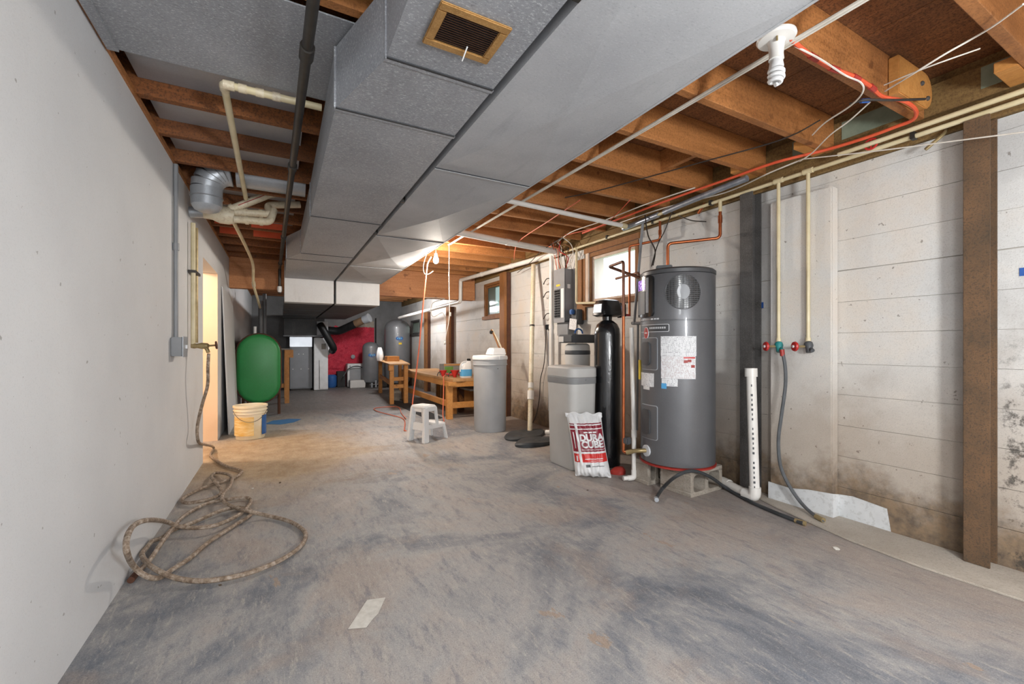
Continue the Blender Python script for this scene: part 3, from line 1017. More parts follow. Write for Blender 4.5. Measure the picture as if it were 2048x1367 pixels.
# ================================================================== water heater
HX, HY, HR = 2.79, 2.40, 0.28
PH0 = math.atan2(-HY, -HX)
def cpt(th, z, r, cx=HX, cy=HY, ph=PH0):
    a = ph+R(th)
    return Vector((cx+r*math.cos(a), cy+r*math.sin(a), z))
def cpatch(t0, t1, z0, z1, r0, r1, n=10, rad=0.0, cx=HX, cy=HY, ph=PH0):
    """curved slab on a cylinder, optional rounded corners (rad in metres)"""
    if rad <= 0:
        rings = []
        for k in range(n+1):
            t = t0+(t1-t0)*k/n
            rings.append([cpt(t, z0, r0, cx, cy, ph), cpt(t, z0, r1, cx, cy, ph), cpt(t, z1, r1, cx, cy, ph), cpt(t, z1, r0, cx, cy, ph)])
        return MB().loft(rings)
    m_ = MB()
    wid = math.radians(t1-t0)*r1
    poly = rrect(0, wid, z0, z1, rad, 4)
    # strips across the width so the slab follows the curve
    xs = sorted(set([round(p[0], 5) for p in poly] + [wid*k/n for k in range(n+1)]))
    rings = []
    for x in xs:
        if x < rad:
            d = rad-math.sqrt(max(rad*rad-(rad-x)**2, 0))
        elif x > wid-rad:
            d = rad-math.sqrt(max(rad*rad-(x-wid+rad)**2, 0))
        else:
            d = 0
        d = min(d, (z1-z0)/2-1e-4)
        t = t0+math.degrees(x/r1)
        rings.append([cpt(t, z0+d, r0, cx, cy, ph), cpt(t, z0+d, r1, cx, cy, ph), cpt(t, z1-d, r1, cx, cy, ph), cpt(t, z1-d, r0, cx, cy, ph)])
    return m_.loft(rings)
wh = thing('water_heater', 'tall charcoal hybrid water heater standing on concrete blocks', 'water heater', (HX, HY, 0.2))
part('tank_body', MB().lathe([(HR-.02, .205), (HR-.002, .215), (HR, .235), (HR, 1.303), (HR-.004, 1.305), (HR-.004, 1.31), (HR, 1.312), (HR, 1.655), (HR-.003, 1.66)], HX, HY, 72), 'heater', wh, ang=.6)
part('top_cap', MB().lathe([(HR-.003, 1.661), (HR+.004, 1.665), (HR+.004, 1.69), (HR-.012, 1.703), (HR-.06, 1.71)], HX, HY, 64), 'heaterdark', wh, ang=.6)
part('base_gasket', MB().lathe([(HR-.01, .193), (HR+.006, .196), (HR+.007, .206), (HR-.005, .21)], HX, HY, 64), 'redseal', wh)
part('junction_cover', MB().cbox((HX-.12, HY+.02, 1.725), (.16, .12, .03), Matrix.Rotation(PH0, 3, 'Z')), 'heaterdark', wh, bev=.006)
cpn = part('control_panel', cpatch(-76, -35, 1.34, 1.655, HR-.002, HR+.022, 12, .03), 'blackgloss', wh, label='glossy black control panel')
part('display_screen', cpatch(-73, -50, 1.55, 1.63, HR+.0225, HR+.0235, 8, .006), 'screenpurple', cpn, label='glowing purple display screen')
part('trim_and_glint', cpatch(-48, -43, 1.37, 1.64, HR+.0225, HR+.0245, 3), 'galv3', cpn)  # pale strip: highlight of the gloss panel put in as bright metal
part('trim_and_glint', cpatch(-74, -50, 1.36, 1.54, HR+.0225, HR+.0245, 8, .008), 'darkgrey', cpn)
# fan grille
gz, gt, gr = 1.515, 9.0, 0.128
def gpt(x, z, r):
    return cpt(gt+math.degrees(x/HR), gz+z, r)
m_ = MB()
ring0, N = [], 40
m_.add([gpt(0, 0, HR+.001)]+[gpt(gr*q*math.cos(2*PI*k/N), gr*q*math.sin(2*PI*k/N), HR+.001) for q in (.25, .5, .75, 1) for k in range(N)],
       [(0, 1+k, 1+(k+1) % N) for k in range(N)]+[(1+s*N+k, 1+(s+1)*N+k, 1+(s+1)*N+(k+1) % N, 1+s*N+(k+1) % N) for s in range(3) for k in range(N)])
gb = part('fan_grille', m_, 'blackgloss', wh, label='round black fan grille')
bars = MB()
for i in range(-8, 9):
    z = i*gr/8.6
    w = math.sqrt(max(gr*gr-z*z, 0))
    if w > .02:
        bars.tube([gpt(-w+2*w*k/10, z, HR+.0025) for k in range(11)], .0016, 4)
for i in range(-6, 7):
    x = i*gr/6.5
    w = math.sqrt(max(gr*gr-x*x, 0))
    if w > .02:
        bars.tube([gpt(x, -w, HR+.0022), gpt(x, w, HR+.0022)], .0014, 4)
part('grille_bars', bars, 'heater', gb)
m_ = MB()
m_.add([gpt(0, 0, HR+.006)]+[gpt(.045*math.cos(2*PI*k/24), .055*math.sin(2*PI*k/24), HR+.0045) for k in range(24)], [(0, 1+k, 1+(k+1) % 24) for k in range(24)])
part('grille_boss', m_, 'tankgrey', gb)
part('grille_ring', MB().tube([gpt(gr*math.cos(2*PI*k/40), gr*math.sin(2*PI*k/40), HR+.002) for k in range(40)], .0025, 5, closed=True), 'heaterdark', wh)
# brand badge: long plate with a red emblem
part('badge_rim', cpatch(-71, -11, 1.221, 1.279, HR, HR+.002, 12, .01), 'galvwhite', wh)
bd = part('badge_plate', cpatch(-70, -12, 1.225, 1.275, HR, HR+.004, 12, .008), 'heaterdark', wh)
for k in range(9):
    t = -44+k*3.2
    part('badge_mark', cpatch(t, t+2.0, 1.245, 1.259, HR+.0042, HR+.0048, 2), 'galvwhite', bd)
def oval(th, z, rx, rz, r0, r1):
    m2 = MB()
    n = 20
    f = [cpt(th+math.degrees(rx*math.cos(2*PI*k/n)/HR), z+rz*math.sin(2*PI*k/n), r1) for k in range(n)]
    b = [cpt(th+math.degrees(rx*math.cos(2*PI*k/n)/HR), z+rz*math.sin(2*PI*k/n), r0) for k in range(n)]
    return m2.loft([b, f])
em = part('emblem', oval(-52, 1.215, .028, .046, HR+.001, HR+.007), 'galvwhite', bd, label='red and white oval emblem')
part('emblem_face', oval(-52, 1.215, .025, .042, HR+.007, HR+.008), 'red', bd)
for dz in (.02, -.02):
    part('emblem_mark', oval(-52, 1.215+dz, .013, .013, HR+.008, HR+.009), 'redseal', bd)
part('emblem_bar', oval(-52, 1.215, .017, .005, HR+.008, HR+.009), 'galvwhite', bd)
for t0 in (-74, -66, -42, -36, -31):
    part('trim_mark', cpatch(t0, t0+4, 1.315, 1.326, HR, HR+.001, 2), 'galvwhite', wh)
for z0, z1 in ((.935, 1.175), (.40, .655)):
    part('cover_rim', cpatch(-67, -29, z0-.005, z1+.005, HR-.001, HR+.003, 10, .016), 'galv3', wh)
    cv = part('access_cover', cpatch(-66, -30, z0, z1, HR-.001, HR+.007, 10, .014), 'heater', wh)
    part('cover_ridge', cpatch(-60, -42, z0+.03, z1-.03, HR+.007, HR+.02, 8, .03), 'heaterdark', cv)
pp = part('printed_form', cpatch(-24, 28, 1.04, 1.187, HR+.0005, HR+.0015, 12), 'paper', wh, label='white printed diagram sheet')
pp = part('printed_notice', cpatch(-23.5, 27, .872, 1.039, HR+.001, HR+.002, 12), 'paper2', wh, label='white warning notice')
part('notice_header', cpatch(9, 26, 1.022, 1.034, HR+.002, HR+.0026, 5), 'red', pp)
for t0, z0 in ((9.5, .99), (15, .995), (20, .955)):
    part('pictogram', cpatch(t0, t0+5.5, z0, z0+.02, HR+.002, HR+.0026, 3), 'redseal', pp)
part('notice_tail', cpatch(-22.5, 1, .815, .871, HR+.001, HR+.002, 6), 'paper', wh)
part('blue_sticker', cpatch(-23, -15, .795, .835, HR+.002, HR+.003, 3), 'lightblue', wh)
part('rating_label', cpatch(-72, -36, .80, .905, HR+.0005, HR+.0015, 8), 'paper', wh)
part('small_sticker', cpatch(-62, -45, .775, .80, HR+.0005, HR+.0015, 4), 'white', wh)
part('energy_tag', cpatch(-96, -76, .845, 1.0, HR+.002, HR+.016, 5), 'yellow', wh, label='yellow energy tag')
dv = part('drain_boss', MB().lathe_at([(.045, 0), (.045, .012), (.02, .014)], cpt(-52, .30, HR-.003), cpt(-50, 0, 1)-cpt(-50, 0, 0), 18), 'galvwhite', wh)
part('drain_valve', MB().pipe([cpt(-52, .30, HR), cpt(-54, .30, HR+.06), cpt(-62, .285, HR+.1)], .016, 10), 'brass', wh)
part('top_nipple', MB().cyl((HX+.03, HY+.12, 1.70), (HX+.03, HY+.12, 1.745), .02, None, 12), 'brass', wh)

# concrete blocks below it
def block(name_label, cx, cy, rot, L=.38, D=.19, Hh=.19):
    t = thing('concrete_block', name_label, 'concrete block', (cx, cy, 0), rot, 'concrete blocks under the heater')
    m2 = MB()
    wl = .032
    half = L/2
    x = [-half, -half+wl, -wl/2, wl/2, half-wl, half]
    m2.box(-half, half, -D/2, D/2, 0, wl).box(-half, half, -D/2, D/2, Hh-wl, Hh)
    for a, b in ((x[0], x[1]), (x[2], x[3]), (x[4], x[5])):
        m2.box(a, b, -D/2, D/2, wl, Hh-wl)
    part('shell', m2, 'concrete', t, bev=.004, seg=1)
    # thickened rounded corners of each cell
    m3 = MB()
    for a, b in ((x[1], x[2]), (x[3], x[4])):
        for px_, sx in ((a, 1), (b, -1)):
            for pz_, sz in ((wl, 1), (Hh-wl, -1)):
                m3.prism([(px_, pz_), (px_+sx*.028, pz_), (px_+sx*.008, pz_+sz*.008), (px_, pz_+sz*.028)], -D/2+.003, D/2-.003, lambda X_, Z_, Y_: (X_, Y_, Z_))
    part('cell_fillet', m3, 'concrete', t)
block('concrete block with open cells at the heater front', 2.83, 2.30, R(3), .38, .28)
block('concrete block behind right under the heater beside the drain pipe', 2.97, 2.62, R(-2), .34)
block('shadowed concrete block at the rear left below the heater', 2.68, 2.60, R(0), .2)

# ================================================================== softener group
bt = thing('black_resin_tank', 'tall shiny black filter tank with black control head', 'filter tank', (2.70, 3.13, 0))
cx, cy = 2.70, 3.13
part('tank', MB().lathe([(.11, 0), (.12, .01), (.12, 1.22), (.115, 1.27), (.095, 1.315), (.06, 1.345), (.04, 1.355)], cx, cy, 40), 'tankblack', bt, ang=.6)
part('neck', MB().lathe([(.045, 1.352), (.045, 1.40)], cx, cy, 20), 'blackgloss', bt)
hm = part('control_head', MB().loft([[(x+cx, y+cy, z) for x, y in rrect(-s, s*1.05, -s*.8, s*.8, .03, 3)] for z, s in ((1.385, .085), (1.40, .115), (1.50, .105), (1.535, .09), (1.545, .06))]), 'blackgloss', bt, ang=.5)
part('head_display', MB().hexa([(cx-.122, cy-.06, 1.42), (cx-.115, cy-.06, 1.42), (cx-.115, cy+.06, 1.42), (cx-.122, cy+.06, 1.42)],
                               [(cx-.112, cy-.055, 1.50), (cx-.104, cy-.055, 1.50), (cx-.104, cy+.055, 1.50), (cx-.112, cy+.055, 1.50)]), 'galv3', hm, bev=.003)
part('bypass_valve', MB().box(cx+.12, cx+.19, cy-.06, cy+.02, 1.38, 1.52), 'blackgloss', bt, bev=.012)
part('blue_tube', MB().tube(catmull([(cx+.11, cy-.03, 1.52), (cx+.12, cy-.06, 1.47), (cx+.11, cy-.07, 1.42)], 5), .008, 6), 'bluelabel', bt)

gt_ = thing('grey_softener', 'grey water softener tank with dark valve housing behind the brine cabinet', 'water softener', (2.86, 3.80, 0))
gx, gy = 2.86, 3.80
part('tank', MB().lathe([(.13, 0), (.135, .01), (.135, 1.08), (.13, 1.12), (.10, 1.14)], gx, gy, 36), 'greyplastic', gt_, ang=.6)
part('tank_band', MB().lathe([(.1355, 1.02), (.138, 1.025), (.138, 1.06), (.1355, 1.065)], gx, gy, 36), 'darkgrey', gt_)
vb = part('valve_housing', MB().box(gx-.17, gx+.15, gy-.13, gy+.13, 1.145, 1.235), 'darkgrey', gt_, bev=.012)
part('housing_panel', MB().box(gx-.174, gx-.1705, gy+.02, gy+.11, 1.155, 1.215), 'greyplastic', vb)
part('tube_loop', MB().tube([(gx-.06+.05*math.cos(a), gy-.10, 1.245+.05*math.sin(a)) for a in [PI*k/8 for k in range(9)]], .009, 6), 'bluelabel', gt_)

br = thing('brine_cabinet', 'light grey rectangular brine cabinet with darker band below its lid', 'brine tank', (2.42, 3.28, 0))
def rr_ring(z, e, r=.08):
    return [(x, y, z) for x, y in rrect(2.255-e, 2.56+e, 3.075-e, 3.52+e, r+e, 6)]
part('cabinet', MB().loft([rr_ring(0.002, -.03), rr_ring(.02, -.022), rr_ring(.80, 0)]), 'greyplastic', br, ang=.6)
part('band', MB().loft([rr_ring(.772, .002), rr_ring(.777, .004), rr_ring(.828, .004), rr_ring(.832, .0)]), 'greyband', br, ang=.6)
part('lid', MB().loft([rr_ring(.833, .004), rr_ring(.838, .006), rr_ring(.91, .004), rr_ring(.925, -.012), rr_ring(.932, -.06, .08)]), 'greyplastic', br, ang=.6)
part('lid_catch', MB().box(2.40, 2.44, 3.062, 3.072, .80, .815), 'greyband', br, bev=.002)

ot = thing('old_brine_tank', 'round pale grey salt tank with white lid beside the workbench', 'brine tank', (2.445, 5.155, 0))
tx, ty, tr = 2.445, 5.155, 0.222
part('tank', MB().lathe([(tr-.02, 0), (tr-.012, .012), (tr-.004, .80), (tr-.004, .86), (tr+.003, .865), (tr+.003, .93)], tx, ty, 44), 'oldtank', ot, ang=.6)
part('band', MB().lathe([(tr, .858), (tr+.008, .862), (tr+.008, .872), (tr, .876)], tx, ty, 44), 'oldtank', ot)
ld = part('lid', MB().lathe([(tr+.004, .931), (tr+.012, .935), (tr+.012, .965), (tr, .985), (tr-.05, .99)], tx, ty, 44), 'white', ot, ang=.6)
part('valve_cover', MB().hexa([(tx-.03, ty-.12, .985), (tx+.19, ty-.12, .985), (tx+.19, ty+.1, .985), (tx-.03, ty+.1, .985)],
                              [(tx+.0, ty-.09, 1.085), (tx+.18, ty-.09, 1.085), (tx+.18, ty+.08, 1.085), (tx+.0, ty+.08, 1.085)]), 'white', ot, bev=.015)
part('lid_latch', MB().box(tx+.02, tx+.075, ty-tr-.022, ty-tr-.010, .935, .985), 'white', ld, bev=.004)
part('bolt', MB().lathe_at([(.006, 0), (.006, .005)], (tx+.005, ty-tr, .82), (0, -1, 0), 8), 'darkgrey', ot)
tb = thing('brine_tubes', 'pair of brown tubes rising behind the round salt tank', 'tube', (2.62, 5.30, .95))
for dx in (0, .035):
    part('tube', MB().tube(catmull([(2.66+dx, 5.30, .60), (2.665+dx, 5.28, .98), (2.645+dx, 5.32, 1.12), (2.60+dx*.6, 5.36, 1.26), (2.57+dx*.4, 5.38, 1.34)], 5), .011, 7), 'oldpvc' if dx else 'frame', tb)
part('clamp', MB().cbox((2.575, 5.38, 1.30), (.05, .04, .05)), 'iron', tb, bev=.008)

# salt bag leaning on the cabinet
def bag():
    bx_, by_ = 2.325, 2.925
    rot = math.atan2(by_, bx_)-PI/2
    t = thing('salt_bag', 'red and white bag of softener salt slumped against the brine cabinet', 'salt bag', (bx_, by_, 0), rot)
    BW, BH = .30, .54
    rng = random.Random(3)
    wr_ = [(rng.uniform(9, 30), rng.uniform(0, 6), rng.uniform(6, 26), rng.uniform(0, 6), rng.uniform(.001, .003)) for _ in range(9)]
    def surf(u, v, side):
        """u -1..1 across, v 0..1 up, side -1 front / +1 back"""
        taper = 1-.06*math.sin(v*PI)+(.05 if v > .93 else 0)
        x = u*BW/2*taper
        z = v*BH
        th = .062*(max(1-abs(u)**3.2, 0)**.6)*min(1, (v/.10)**.6 if v > 0 else 0, ((1-v)/.16)**.8 if v < 1 else 0)
        wrk = sum(a*math.sin(f1*u+p1+v*f2*.5)*math.sin(f2*v+p2) for f1, p1, f2, p2, a in wr_)*(1+1.6*max(0, v-.8)*5*.5+1.5*max(0, .12-v)*8)
        y = side*(th+(wrk if th > .002 else wrk*.5))
        zz = z*.985+.008*math.sin(u*9)*(max(0, v-.9)*10)+.010*abs(math.sin(u*7))*max(0, .08-v)*12
        return (x-.16*z+.035, y+.16*z-.02, max(zz, 0.004))
    m2 = MB()
    NU, NV = 40, 64
    def grid(side):
        o = len(m2.v)
        for j in range(NV+1):
            for i in range(NU+1):
                m2.v.append(Vector(surf(-1+2*i/NU, j/NV, side)))
        for j in range(NV):
            for i in range(NU):
                a = o+j*(NU+1)+i
                q = (a, a+1, a+NU+2, a+NU+1)
                m2.f.append(q if side < 0 else tuple(reversed(q)))
    grid(-1); grid(1)
    body = part('bag_body', m2, 'white', t, ang=1.2)
    # printed areas: thin skins following the front
    def skin(u0, u1, v0, v1, off=.003, n=10, curve=0.0):
        s = MB()
        n = max(3, int(40*(u1-u0)/2*1.2))
        off = off+.002
        k = max(2, int(80*(v1-v0)))
        for j in range(k+1):
            for i in range(n+1):
                u = u0+(u1-u0)*i/n
                v = v0+(v1-v0)*j/k+curve*(u+1)*.5
                p = Vector(surf(u, v, -1)); p.y -= off
                s.v.append(p)
        for j in range(k):
            for i in range(n):
                a = j*(n+1)+i
                s.f.append((a, a+1, a+n+2, a+n+1))
        return s
    part('print_panel', skin(-.93, .95, .40, .80, .0012, 14, .03), 'maroon', body, ang=1.2, label='maroon printed panel')
    part('print_panel', skin(-.93, .97, .24, .37, .0012, 14, .03), 'bagred', body, ang=1.2, label='bright red printed panel')
    part('print_stripe', skin(-.62, -.47, .20, .84, .003, 3), 'white', body, ang=1.2)
    part('print_stripe', skin(-.93, .95, .74, .755, .003, 14, .03), 'white', body, ang=1.2)
    part('print_stripe', skin(-.40, .95, .425, .433, .003, 12, .03), 'white', body, ang=1.2)
    part('print_stripe', skin(-.93, .95, .82, .835, .0014, 14, .03), 'maroon', body, ang=1.2)
    def onfront(u0, v0, off=.0062):
        def fn(x, y):
            u = u0+x/(BW/2)
            v = v0+y/BH+.03*(u+1)*.5
            p = Vector(surf(max(-.99, min(.99, u)), v, -1)); p.y -= off
            return p
        return fn
    part('lettering', text_mb('DURA', .078, onfront(.26, .61), bold=.0035), 'white', body, label='white lettering DURA')
    part('lettering', text_mb('CUBE', .078, onfront(.26, .505), bold=.0035), 'white', body, label='white lettering CUBE')
    for (u0, u1, v0, v1) in ((-.15, .1, .685, .705), (.14, .36, .685, .705), (.40, .60, .685, .705), (-.3, .75, .285, .296), (0, .7, .258, .264), (-.8, -.74, .45, .70), (-.8, -.72, .26, .34)):
        part('small_print', skin(u0, u1, v0, v1, .0042, 6, .03), 'white', body, ang=1.2)
    part('small_print', skin(-.30, -.05, .165, .205, .0042, 6, .03), 'darkgrey', body, ang=1.2)
    part('small_print', skin(.05, .75, .175, .187, .0042, 6, .03), 'greyband', body, ang=1.2)
    # pinched ears at the sealed top
    part('top_seam', MB().tube([Vector(surf(-1+2*i/14, .985, -1))+Vector((0, .002, 0)) for i in range(15)], .005, 5), 'white', body)
MT['maroon'] = mat('maroon_print', '8a1d30', '7a1829', 8, rough=.45)
MT['bagred'] = mat('red_print', 'd23530', 'c02a28', 8, rough=.45)
bag()

# ================================================================== posts on the right wall
def hpost(x0, x1, yc, w, z1, m, label, z0=0.0):
    t = thing('steel_post', label, 'post', (x0, yc, 0), group='steel posts along the right wall')
    part('front_flange', MB().box(x0, x0+.012, yc-w/2, yc+w/2, z0, z1), m, t, bev=.002)
    part('web', MB().box(x0+.012, x1-.012, yc-.005, yc+.005, z0, z1), m, t)
    part('rear_flange', MB().box(x1-.012, x1, yc-w/2, yc+w/2, z0, z1), m, t, bev=.002)
hpost(3.09, 3.203, .80, .095, 2.268, 'rust', 'rusty brown steel post nearest on the right wall', .013)
hpost(3.09, 3.203, 2.018, .10, 2.268, 'darksteel', 'dark grey steel post between the water heater and pilaster')
def wpost(yc, x0, w, z1, label):
    t = thing('wood_post', label, 'post', (x0, yc, 0), group='brown timber posts')
    part('stud', MB().box(x0, x0+.045, yc-w/2, yc+w/2, 0, z1), 'frame', t, bev=.003)
    part('stud', MB().box(x0+.046, XR-.008, yc-w/2+.01, yc+w/2-.01, 0, z1), 'rustedge', t, bev=.003)
wpost(6.06, 3.08, .17, 2.27, 'brown timber post right beside the small window')
wpost(8.60, 3.09, .19, 1.93, 'brown timber post on the far wall below the low pipe')
wpost(10.2, 3.09, .17, 1.93, 'farthest brown timber post near the big pressure tank')

# ================================================================== pipes along the right wall
mp = thing('water_pipe', 'long cream supply pipe along the top of the right wall', 'pipe', (3.1, 3, 2.25))
part('pipe_run', MB().tube([(3.11, YN+.2, 2.285), (3.11, 0, 2.285), (3.11, 2.5, 2.282), (3.11, 5.0, 2.275)], .0135, 10), 'cream', mp)
part('pipe_run', MB().tube([(3.065, YN+.2, 2.315), (3.065, 0, 2.315), (3.07, 1.4, 2.31)], .0135, 10), 'cream', mp)
for y in (1.05, 2.33, 2.95, 3.6, 4.3):
    part('pipe_clip', MB().box(3.09, 3.13, y-.01, y+.01, 2.268, 2.305), 'iron', mp)
def droppipe(y, label, wheel, body, hang):
    t = thing('wall_faucet', label, 'faucet', (3.11, y, 1.1))
    part('riser', MB().cyl((3.105, y, 2.275), (3.105, y, 1.155), .0115, None, 10), 'cream', t)
    part('tee', MB().cyl((3.105, y-.03, 2.283), (3.105, y+.03, 2.283), .019, None, 10), 'cream', t)
    part('coupling', MB().cyl((3.105, y, 1.17), (3.105, y, 1.135), .016, None, 10), 'cream', t)
    vb_ = part('valve_body', MB().lathe_at([(.014, 0), (.024, .01), (.027, .03), (.02, .05), (.02, .075)], (3.105, y, 1.145), (-.25, -.25, -1), 14), body, t, ang=.6)
    part('outlet', MB().cyl((3.10, y-.01, 1.10), (3.07, y-.045, 1.085), .015, .013, 10), body, t)
    part('stem', MB().cyl((3.095, y, 1.112), (3.03, y+.04, 1.112), .008, None, 8), 'brass', t)
    wv = MB()
    c0 = Vector((3.03, y+.04, 1.112)); ax = Vector((-.85, .5, 0)).normalized()
    wv.lathe_at([(.012, -.004), (.028, -.006), (.034, .002), (.030, .012), (.013, .013)], c0, ax, 12)
    hw = part('hand_wheel', wv, 'red', t)
    part('wheel_nut', MB().lathe_at([(.009, .0), (.009, .007)], c0+ax*.013, ax, 8), 'white', hw)
    return t
droppipe(1.786, 'red wheel wall faucet with teal body feeding the grey hose', 'red', 'teal', True)
droppipe(1.592, 'red wheel wall faucet with dark body and no hose', 'red', 'darkgrey', False)
fp = thing('foil_pipe', 'silver foil insulated pipe under the joists above the heater', 'pipe', (3.0, 2.7, 2.31))
part('sleeve', MB().tube(catmull([(3.0, 1.95, 2.338), (3.0, 2.2, 2.33), (3.02, 2.6, 2.318), (3.03, 2.75, 2.312)], 4), .024, 12), 'foil', fp)
part('sleeve', MB().tube([(3.035, 2.82, 2.31), (3.06, 3.3, 2.30)], .024, 12), 'foil', fp)
part('joint', MB().cyl((3.03, 2.74, 2.312), (3.035, 2.83, 2.31), .015, None, 10), 'cream', fp)

# copper lines to the heater
c1 = thing('copper_pipe', 'bright copper pipe dropping from the wall and bending over the heater top', 'pipe', (3.05, 2.35, 1.75))
q = Vector((3.09, 2.245, 1.98))
part('stub', MB().cyl((3.105, q.y, 2.28), (3.105, q.y, 2.19), .014, None, 10), 'cream', c1)
part('pipe_run', MB().pipe([(3.105, q.y, 2.19), (3.105, q.y, q.z), (HX+.03, HY+.12, q.z-.02), (HX+.03, HY+.12, 1.735)], .0125, 10, .035), 'copper', c1)
part('coupling', MB().cyl((3.105, q.y, 2.16), (3.105, q.y, 2.10), .0165, None, 10), 'copper', c1)
c2_ = thing('copper_pipe', 'copper pipe crossing the bright window and dropping behind the black tank', 'pipe', (3.05, 3.0, 1.4))
s0 = Vector((3.1, 2.861, 2.349)); s1 = Vector((3.1, 2.873, 2.097)); s2 = Vector((3.08, 3.236, 2.112)); s3 = Vector((3.08, 3.236, 1.411))
part('stub', MB().cyl((s0.x, s0.y, 2.282), (s0.x, s0.y, s0.z-.08), .014, None, 10), 'cream', c2_)
part('pipe_run', MB().pipe([(s0.x, s0.y, s0.z-.08), (s0.x, s0.y, s1.z), s2, (s2.x, s2.y, s3.z)], .012, 10, .03), 'copper', c2_)
part('coupling', MB().cyl((s0.x, s0.y, s1.z+.09), (s0.x, s0.y, s1.z+.05), .0155, None, 10), 'copper', c2_)
part('red_handle', MB().cbox((s2.x-.03, s2.y, s3.z+.01), (.07, .03, .02)), 'red', c2_, bev=.005)
c3_ = thing('copper_pipe', 'tall dark copper pipe looping from the heater top down to its drain', 'pipe', (2.63, 2.78, .3))
h0 = cpt(-80, 1.665, HR+.002)
h1 = Vector((2.5, 2.875, 1.798)); h2 = Vector((2.42, 2.65, 1.792))
h3 = Vector((2.42, 2.61, 0.267)); h2.y = h3.y
part('pipe_run', MB().pipe([h0, h1, h2, (h3.x, h3.y, 1.35)], .0125, 10, .03), 'copperdark', c3_)
part('pipe_run', MB().pipe([(h3.x, h3.y, 1.35), (h3.x, h3.y, h3.z), cpt(-66, h3.z+.002, HR+.13)], .0125, 10, .03), 'copper', c3_)
part('valve', MB().cyl(cpt(-66, h3.z+.002, HR+.13), cpt(-62, .285, HR+.09), .019, None, 10), 'brass', c3_)
part('valve_lever', MB().cbox(cpt(-68, .36, HR+.12), (.05, .05, .055)), 'darkgrey', c3_, bev=.008)
# small second branch to the window pipe
c4_ = thing('copper_pipe', 'short grey copper branch between heater and window', 'pipe', (2.9, 2.9, 1.7))
part('pipe_run', MB().pipe([cpt(-95, 1.64, HR), Vector((2.85, 2.881, 1.775)), Vector((2.9, 3.233, 1.773))], .012, 10, .03), 'copperdark', c4_)
wp = thing('pvc_pipe', 'thin white pvc drain leg beside the heater drain with bottom elbow', 'pipe', (2.66, 2.72, 0))
d0 = Vector((2.6, 2.708, 1.267)); d1 = Vector((2.575, 2.654, 0.024))
d1.z = max(d1.z, .02)
part('pipe_run', MB().pipe([d0, (d1.x, d1.y, .36), (d1.x, d1.y, .025), (d1.x-.09, d1.y+.03, .025)], .019, 10, .03), 'pvc', wp)
part('elbow', MB().pipe([(d1.x, d1.y, .09), (d1.x, d1.y, .025), (d1.x-.05, d1.y+.017, .025)], .023, 10, .03), 'pvc', wp)
part('coupling', MB().cyl((d1.x, d1.y, .42), (d1.x, d1.y, .36), .024, None, 10), 'pvc', wp)
solo('red_rag', MB().loft([[(2.60+.07*s*math.cos(a)*(1+.2*math.sin(3*a)), 2.86+.05*s*math.sin(a), z) for a in [2*PI*k/14 for k in range(14)]] for z, s in ((.002, 1), (.03, 1.05), (.055, .7), (.062, .3))]), 'redseal', 'crumpled red rag on the floor behind the salt bag', 'rag')

# white pvc drains under the joists
w1 = thing('pvc_drain', 'thick white pvc drain crossing under the joists to the wall', 'pipe', (2.3, 4.4, 2.25))
part('pipe_run', MB().pipe([(1.38, 4.29, 2.335), (3.13, 4.53, 2.30)], .036, 14), 'pvc', w1)
part('end_elbow', MB().pipe([(3.05, 4.52, 2.302), (3.125, 4.53, 2.30), (3.125, 4.64, 2.298)], .043, 14, .04), 'pvc', w1)
part('coupling', MB().cyl((2.30, 4.416, 2.317), (2.36, 4.424, 2.316), .040, None, 14), 'pvc', w1)
w2 = thing('pvc_drain', 'white pvc drain running back along the wall and stepping down at the girder', 'pipe', (3.1, 6.4, 1.9))
part('pipe_run', MB().pipe([(3.115, 4.64, 2.298), (2.88, 7.22, 2.298), (2.865, 7.28, 2.298), (2.86, 7.28, 1.905), (2.66, 11.0, 1.82)], .033, 12, .05), 'pvc', w2)
for y in (5.6, 6.5):
    part('coupling', MB().cyl((3.115-.0911*(y-4.64), y, 2.298), (3.115-.0911*(y-4.58), y+.06, 2.298), .038, None, 12), 'pvc', w2)
w3 = thing('pvc_drain', 'slimmer white pvc pipe under the joists above the bright window', 'pipe', (2.2, 3.2, 2.3))
part('pipe_run', MB().pipe([(1.385, 3.20, 2.345), (2.98, 3.22, 2.30)], .021, 12), 'pvc', w3)
part('end_cap', MB().cyl((2.96, 3.22, 2.30), (3.02, 3.22, 2.298), .026, None, 12), 'cream', w3)
w4 = thing('pvc_standpipe', 'slanted white pvc pipe running down into the sump lid', 'pipe', (2.84, 4.80, 0))
t0_, t1_ = Vector((3.12, 5.16, 2.25)), Vector((2.80, 4.72, .03))
part('pipe_run', MB().cyl(t0_, t1_, .031, None, 14), 'oldpvc', w4)
part('coupling', MB().cyl(t0_.lerp(t1_, .775), t0_.lerp(t1_, .825), .043, None, 14), 'pvc', w4)
part('coupling', MB().cyl(t0_.lerp(t1_, .73), t0_.lerp(t1_, .76), .038, None, 14), 'pvc', w4)
part('strap', MB().cyl(t0_.lerp(t1_, .385), t0_.lerp(t1_, .395), .034, None, 14), 'iron', w4)
w5 = thing('pvc_standpipe', 'upright white pvc pipe in front of the electrical panel', 'pipe', (3.1, 4.67, .3))
part('pipe_run', MB().cyl((3.10, 4.675, 2.28), (3.10, 4.675, .2), .030, None, 14), 'pvc', w5)
part('coupling', MB().cyl((3.10, 4.675, 1.38), (3.10, 4.675, 1.33), .035, None, 14), 'pvc', w5)
solo('conduit', MB().cyl((3.15, 4.80, 1.3), (3.15, 4.80, .25), .018, None, 10), 'panelgrey', 'grey conduit going down beside the upright white pipe', 'conduit')
